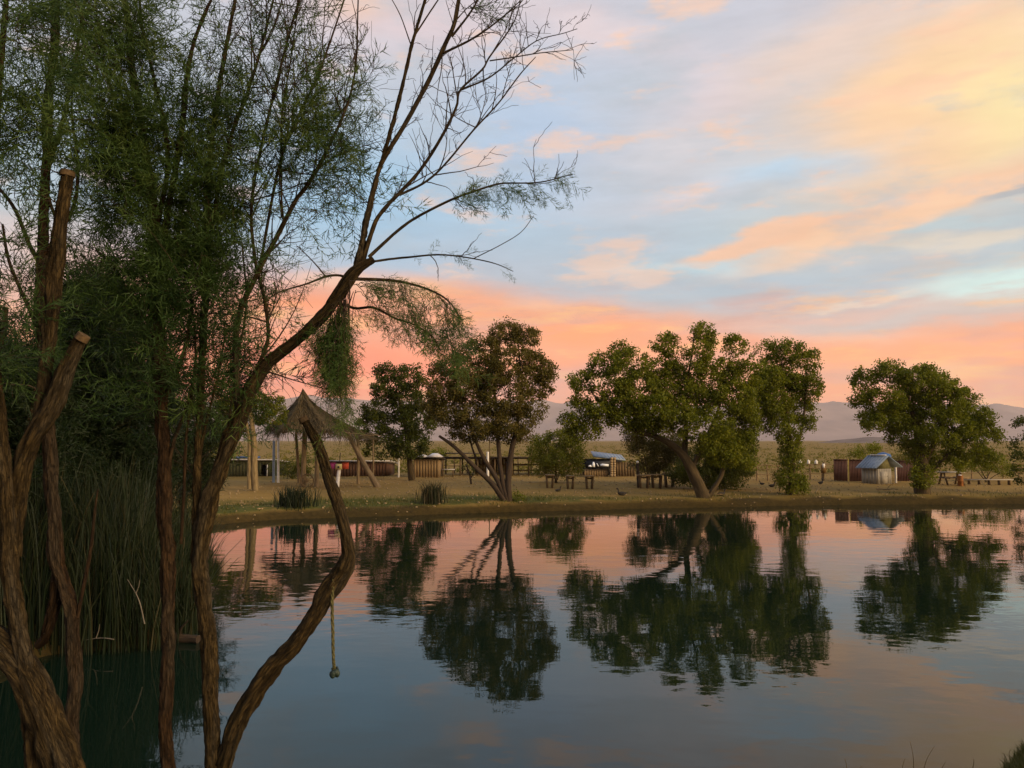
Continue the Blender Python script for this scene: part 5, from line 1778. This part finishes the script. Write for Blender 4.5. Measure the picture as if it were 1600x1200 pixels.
rail_fence('pole fence behind the sand between the big cottonwood and the narrow tree', 1150, 1232, 50, 6, 1.0)
rail_fence('pole fence between the narrow tree and the dark brown screen', 1246, 1304, 51, 4, 1.0)
rail_fence('pole fence behind the long open shelter, left of the yellow bush', 690, 850, 60.5, 9, 1.3, plank_brown, (0.6, 1.2))
rail_fence('pole fence far right behind the rounded tree', 1470, 1640, 52, 8, 0.95)

for (px, py, lab) in ((1250, 721, 'white jug on the pole fence, close beside the narrow tree'), (1263, 719, 'white jug on the pole fence, second from the narrow tree'), (1275, 721, 'white jug on the pole fence, second from the brown screen'), ):
    c = W(px, py, 50.9)
    c[2] = gz(c[0], 50.95) + 1.03
    t = thing('white_jug', lab, 'jug', c, 'white jugs on the pole fence')
    mb = MB(); tube(mb, [c, c + (0, 0, .02), c + (0, 0, .16), c + (0, 0, .22), c + (0, 0, .27)], [.085, .095, .095, .05, .035], 10); mb.build('body', white_paint, t, smooth=True)
    mb = MB(); tube(mb, [c + (.05, 0, .22), c + (.12, 0, .19), c + (.10, 0, .10)], .014, 5); mb.build('handle', white_paint, t, smooth=True)

c = np.array(on(1286, 49.5))
t = thing('marker_post', 'brown marker post with a white plate left of the dark brown screen', 'post', c)
mb = MB(); tube(mb, [c - (0, 0, .05), W(1287, 722, 49.5)], [0.07, 0.06], 8); mb.build('shaft', plank_brown, t)
q = W(1287, 728, 49.4)
mb = MB(); box(mb, q, (0.16, 0.03, 0.28)); mb.build('plate', white_paint, t)
mb = MB(); box(mb, q + (0, .05, -.2), (0.30, 0.10, 0.5)); mb.build('board', mat('rust_board', (0.14, 0.075, 0.02), (0.22, 0.12, 0.035), scale=5), t)


def screen(label, px0, px1, py, Y, n):
    x0, x1, z = rect(px0, px1, py, Y)
    g = gz((x0 + x1) / 2, Y)
    t = thing('screen_panel', label, 'fence panel', ((x0 + x1) / 2, Y, g), 'dark brown screens around the pale shed')
    planks(t, screen_brown, x0, x1, Y, g, z, n, name='slat', gap=0.008)
    mb = MB(); box(mb, ((x0 + x1) / 2, Y - .035, z + 0.02), (x1 - x0 + 0.04, 0.10, 0.05)); mb.build('top_rail', screen_brown, t)


screen('dark brown screen panel, left of the yellow post', 1303, 1324, 718.5, 49.6, 9)
screen('dark brown screen panel between the yellow post and the pale shed', 1327, 1356, 719, 49.6, 12)
screen('dark brown screen panel between the pale shed and the rounded tree', 1398, 1428, 721, 49.6, 12)
pole('yellow_post', 'thin yellow post between two dark brown screen panels', 1325.5, 49.3, 718, 0.035, mat('yellow_paint', (0.35, 0.25, 0.06), (0.48, 0.36, 0.1), scale=4))
pole('white_post', 'short white post at the right corner of the pale shed', 1399.5, 48.3, 723, 0.06, white_paint)


def pump_shed():
    Y = 47
    g = gz(X(1375, Y), Y) - 0.02
    x0, x1 = X(1355, Y), X(1398, Y)
    xe = X(1371, Y)                                  # corner between the left and right faces
    zt = Z(733, Y)
    t = thing('pump_shed', 'little pale wooden shed with a steep light blue metal roof', 'shed', ((x0 + x1) / 2, Y, g))
    # turned a little: the near corner at xe
    A = np.array([x0, Y + 0.75]); B = np.array([xe, Y]); C = np.array([x1, Y + 0.45]); D = A + C - B
    def face(P, Q, n, m):
        d = Q - P; L = np.linalg.norm(d); rz = math.atan2(d[1], d[0])
        w = L / n
        for i in range(n):
            q = P + d * (i + .5) / n
            one('plank', m, t, (q[0], q[1], (g + zt) / 2), (round(w - .014, 3), 0.03, round(zt - g + 0.02, 3)), rz=rz)
    face(A, B, 5, plank_grey); face(B, C, 8, plank_grey); face(C, D, 5, plank_grey); face(D, A, 8, plank_grey)
    # roof: slope facing left-front, ridge along B-C direction shifted; high edge at the back right
    h_lo, h_hi = Z(731, Y), Z(712, Y)
    u = (C - B) / np.linalg.norm(C - B); v = (A - B) / np.linalg.norm(A - B)
    r0 = A + v * 0.18 - u * 0.15; r1 = B - v * 0.0 - u * 0.12
    def P3(q, z): return np.array([q[0], q[1], z])
    e0, e1 = A + v * .16 - u * .28, B - v * .16 - u * .28       # eave over the left face
    mid = (B + C) / 2
    k0, k1 = e0 + u * 1.05, e1 + u * 1.05                        # ridge
    f0, f1 = e0 + u * 2.2, e1 + u * 2.2
    def slab(a, b, c, d, za, zb, name, m):
        Pt = [P3(a, za), P3(b, za), P3(c, zb), P3(d, zb)]
        Pb = [p - np.array([0, 0, .05]) for p in Pt]
        mb = MB(); mb.add(Pt + Pb, [(0, 1, 2, 3), (7, 6, 5, 4), (0, 4, 5, 1), (1, 5, 6, 2), (2, 6, 7, 3), (3, 7, 4, 0)]); return mb.build(name, m, t)
    slab(e0, e1, k1, k0, h_lo, h_hi, 'roof', roof_blue)
    slab(k0, k1, f1, f0, h_hi - .002, h_lo + .05, 'roof', roof_blue)
    for i in range(7):
        p = e0 + (e1 - e0) * (i + .5) / 7
        a, b = P3(p, h_lo + .012), P3(p + u * 1.05, h_hi + .012)
        mb = MB(); tube(mb, [a, b], 0.014, 4); mb.build('rib', roof_blue, t)
    # gable boards, dull green
    mb = MB()
    o = np.array([-v[0], -v[1]]) * 0.0
    tri = [P3(B - u * .05, zt), P3(C, zt), P3(B + u * .80, h_hi - .08)]
    tri2 = [p + np.array([v[0], v[1], 0]) * .04 for p in tri]
    mb.add(tri + tri2, [(0, 1, 2), (5, 4, 3), (0, 3, 4, 1), (1, 4, 5, 2), (2, 5, 3, 0)])
    mb.build('gable', mat('moss_board', (0.07, 0.065, 0.02), (0.12, 0.105, 0.035), scale=6), t)
    mb = MB(); d = B + (C - B) * .42 - v * .03
    box(mb, (d[0], d[1], (g + zt) / 2 - .05), (0.5, 0.02, zt - g - .22), rz=math.atan2(u[1], u[0])); mb.build('door', plank_grey, t)
    mb = MB(); ell(mb, (d[0] + .2, d[1] - .02, g + .5), (.025, .025, .025), 8, 5); mb.build('handle', wire, t)
    rg = (k0 + k1) / 2
    mb = MB(); box(mb, (rg[0], rg[1], h_hi + .03), (0.16, 0.95, .05), rz=math.atan2(v[1], v[0]) + math.pi / 2); mb.build('ridge_cap', white_paint, t)
    # blue covered tank behind
    c = np.array(on(1379, 50.6))
    t2 = thing('covered_tank', 'dark blue peaked tank cover showing above the pale shed roof', 'tank', c)
    zt2, w = Z(713.5, 50.6), 0.55
    mb = MB(); tube(mb, [c - (0, 0, .03), (c[0], c[1], zt2)], w * .9, 16); mb.build('tank', screen_brown, t2)
    mb = MB(); tube(mb, [(c[0], c[1], zt2), (c[0], c[1], zt2 + .06), (c[0] - .05, c[1], Z(707.5, 50.6)), (c[0] - .05, c[1], Z(707.3, 50.6))], [w * 1.1, w, w * .35, .02], 8); mb.build('cover', blue_tarp, t2)


pump_shed()

tp = thing('blue_tarp', 'blue tarp folded along the roof of the low green shed', 'tarp', (X(383, 54.8), 54.8, Z(716, 54.8)))
mb = MB()
for i in range(5):
    box(mb, (X(369 + 7 * i, 54.8), 55.2 + .04 * (i % 2), Z(715.5, 54.8) + .03), (0.34, 0.8, .12), rz=rng.uniform(-.1, .1), wob=.02)
mb.build('fold', blue_tarp, tp)


# small bare sapling
def sapling():
    t = thing('sapling', 'small bare-stemmed sapling on the sand left of the russet tree', 'tree', on(736, 46))
    a = [(737, 762, 4), (735, 748, 3.2), (733, 738, 2.6), (728, 726, 1.6)]
    mb = MB(); P, r = tree_path(a, 46, 12); P[0][2] = gz(P[0][0], P[0][1]) - .05; tube(mb, P, r, 6); mb.build('trunk', bark_dark, t, smooth=True)
    for b in ([(735, 748, 2.4), (739, 740, 2), (741, 730, 1.2)], [(734, 742, 2), (729, 736, 1.5), (724, 731, 1)]):
        mb = MB(); P, r = tree_path(b, 46, 8); tube(mb, P, r, 5); mb.build('limb', bark_dark, t, smooth=True)
    lv = MB()
    for (px, py) in ((728, 728), (740, 730), (733, 724), (724, 732), (738, 738)):
        q = W(px, py, 46) + rng.normal(size=(50, 3)) * .14
        add_leaves(lv, q, .08, np.clip(rng.normal(.5, .2, 50), 0, 1))
    lv.build('crown', L_dark, t)


sapling()

# ------------------------------------------------------------------ ducks and driftwood
feather = mat('dark_feathers', (0.012, 0.010, 0.008), (0.04, 0.032, 0.024), scale=14, rough=0.8)
bill = mat('duck_bill', (0.18, 0.10, 0.02), (0.26, 0.15, 0.03), scale=9, rough=0.5)


def duck(label, px, Y, yaw, sit=False, s=1.0):
    c = np.array(on(px, Y))
    t = thing('duck', label, 'duck', c, 'ducks resting on the far bank')
    z = 0.10 if sit else 0.19
    ca, sa = math.cos(yaw), math.sin(yaw)
    def L(x, y, zz): return c + s * np.array([x * ca - y * sa, x * sa + y * ca, zz])
    sp = [L(-.30, 0, z + .06), L(-.24, 0, z + .03), L(-.12, 0, z), L(.02, 0, z), L(.12, 0, z + .03), L(.17, 0, z + .10), L(.18, 0, z + .19), L(.21, 0, z + .25), L(.255, 0, z + .26), L(.28, 0, z + .25)]
    rr = np.array([.01, .035, .095, .105, .085, .045, .034, .044, .038, .012]) * s
    mb = MB(); tube(mb, crs(sp, 26), np.maximum(crs(rr[:, None], 26)[:, 0], .006), 12); mb.build('body', feather, t, smooth=True)
    mb = MB(); tube(mb, [L(.275, 0, z + .25), L(.31, 0, z + .243), L(.335, 0, z + .238)], np.array([.018, .014, .008]) * s, 7); mb.build('bill', bill, t, smooth=True)
    for e in (-1, 1):
        mb = MB(); tube(mb, [L(.08, e * .085, z + .03), L(-.05, e * .10, z + .03), L(-.22, e * .03, z + .06)], np.array([.02, .035, .008]) * s, 6); mb.build('wing', feather, t, smooth=True)
        if not sit:
            mb = MB(); tube(mb, [L(0, e * .04, z - .06), L(.01, e * .045, .02), L(.05, e * .05, .005)], .010 * s, 5); mb.build('leg', bill, t)


duck('dark duck sitting on the bare bank with raised head, below the plank tables', 971, 39.2, math.pi, True, 0.95)
duck('small dark duck on the sand beneath the left trestle table', 872, 41.2, 0.4, True, 0.7)
duck('dark duck on the sand just left of the narrow tree base', 1206, 45.0, 0.2, True, 0.8)
duck('small dark duck at the sand left of the rust-brown bush', 1190, 47.0, 2.6, True, 0.6)
duck('dark duck standing on the sand between the narrow tree and the pale shed', 1282, 46.0, 0.5, False, 0.8)
duck('dark duck near the bank edge right of the cottonwood trunk', 1127, 39.6, 0.1, True, 0.85)


def driftwood(label, pts, Y, w):
    P = []
    for (px, py, dy) in pts:
        P.append(W(px, py, Y + dy))
    P = crs(P, 16) + rng.normal(size=(16, 3)) * 0.012
    c = P[0]
    t = thing('driftwood', label, 'driftwood', c, 'driftwood along the shore')
    mb = MB(); tube(mb, P, np.linspace(w, w * .4, 16), 7, rough=.3); mb.build('stem', log_wood, t, smooth=True)
    d = P[9] - P[6]; e = np.cross(d, (0, 1, 0)); e = e / np.linalg.norm(e) * .25
    mb = MB(); tube(mb, [P[8], P[8] + e * .5 + d * .3, P[8] + e + d], [w * .5, w * .35, w * .15], 5, rough=.3); mb.build('branch', log_wood, t, smooth=True)


driftwood('pale driftwood stick leaning into the water below the rounded tree trunk', [(1409, 776, .3), (1412, 781, .1), (1416, 788, -.2)], 39.6, .05)
driftwood('pale crooked driftwood reaching the water right of the rounded tree trunk', [(1472, 773, .8), (1480, 778, .3), (1484, 784, 0), (1486, 792, -.2)], 39.6, .05)
driftwood('dark driftwood branch lying on the bank left of the pale shed', [(1274, 770, .3), (1278, 764, .6), (1284, 757, .8)], 40.5, .035)
driftwood('dark driftwood log lying on the bank right of the cottonwood trunk', [(1108, 770, .4), (1118, 773, .3), (1130, 772, .3)], 39.0, .06)
driftwood('pale log lying on the bank in front of the pale shed', [(1370, 764, 0), (1386, 764.5, 0), (1403, 764, 0)], 41.5, .05)

# twigs and a log at the foot of the reeds
def reed_log():
    t = thing('fallen_log', 'dark fallen log at the foot of the reeds by the two trunks', 'log', W(285, 985, 12.6))
    P = crs([W(232, 990, 12.6), W(275, 985, 12.6), W(310, 984, 12.5)], 16)
    P[:, 2] = np.maximum(P[:, 2], 0.02) * 0 + 0.06
    mb = MB(); tube(mb, P, np.linspace(.10, .07, 16), 9, rough=.3); mb.build('stem', bark_dark, t, smooth=True)
    mb = MB(); tube(mb, [P[8], P[8] + (0.1, -.1, .18), P[8] + (.22, -.15, .3)], [.03, .02, .01], 6); mb.build('branch', bark_dark, t, smooth=True)
    k = 0
    for (a, b, lab) in (((199, 905), (226, 975), 'bleached dead stick leaning against the reeds'), ((128, 1001), (178, 999), 'pale dead stick lying at the waterline under the reeds')):
        A, B = W(a[0], a[1], 11.9), W(b[0], b[1], 11.8)
        P = crs([A, (A + B) / 2 + (.04, 0, .03), B], 12)
        t = thing('dead_stick', lab, 'stick', P[-1])
        mb = MB(); tube(mb, P, np.linspace(.005, .011, 12), 6, rough=.3); mb.build('stem', mat('bleached_wood', (.10, .08, .055), (.19, .16, .115), scale=20, coord='bark'), t, smooth=True)
        mb = MB(); tube(mb, [P[4], P[4] + (.05, -.02, .12), P[4] + (.07, -.04, .22)], [.008, .006, .003], 5); mb.build('branch', MATS['bleached_wood'], t, smooth=True)


reed_log()
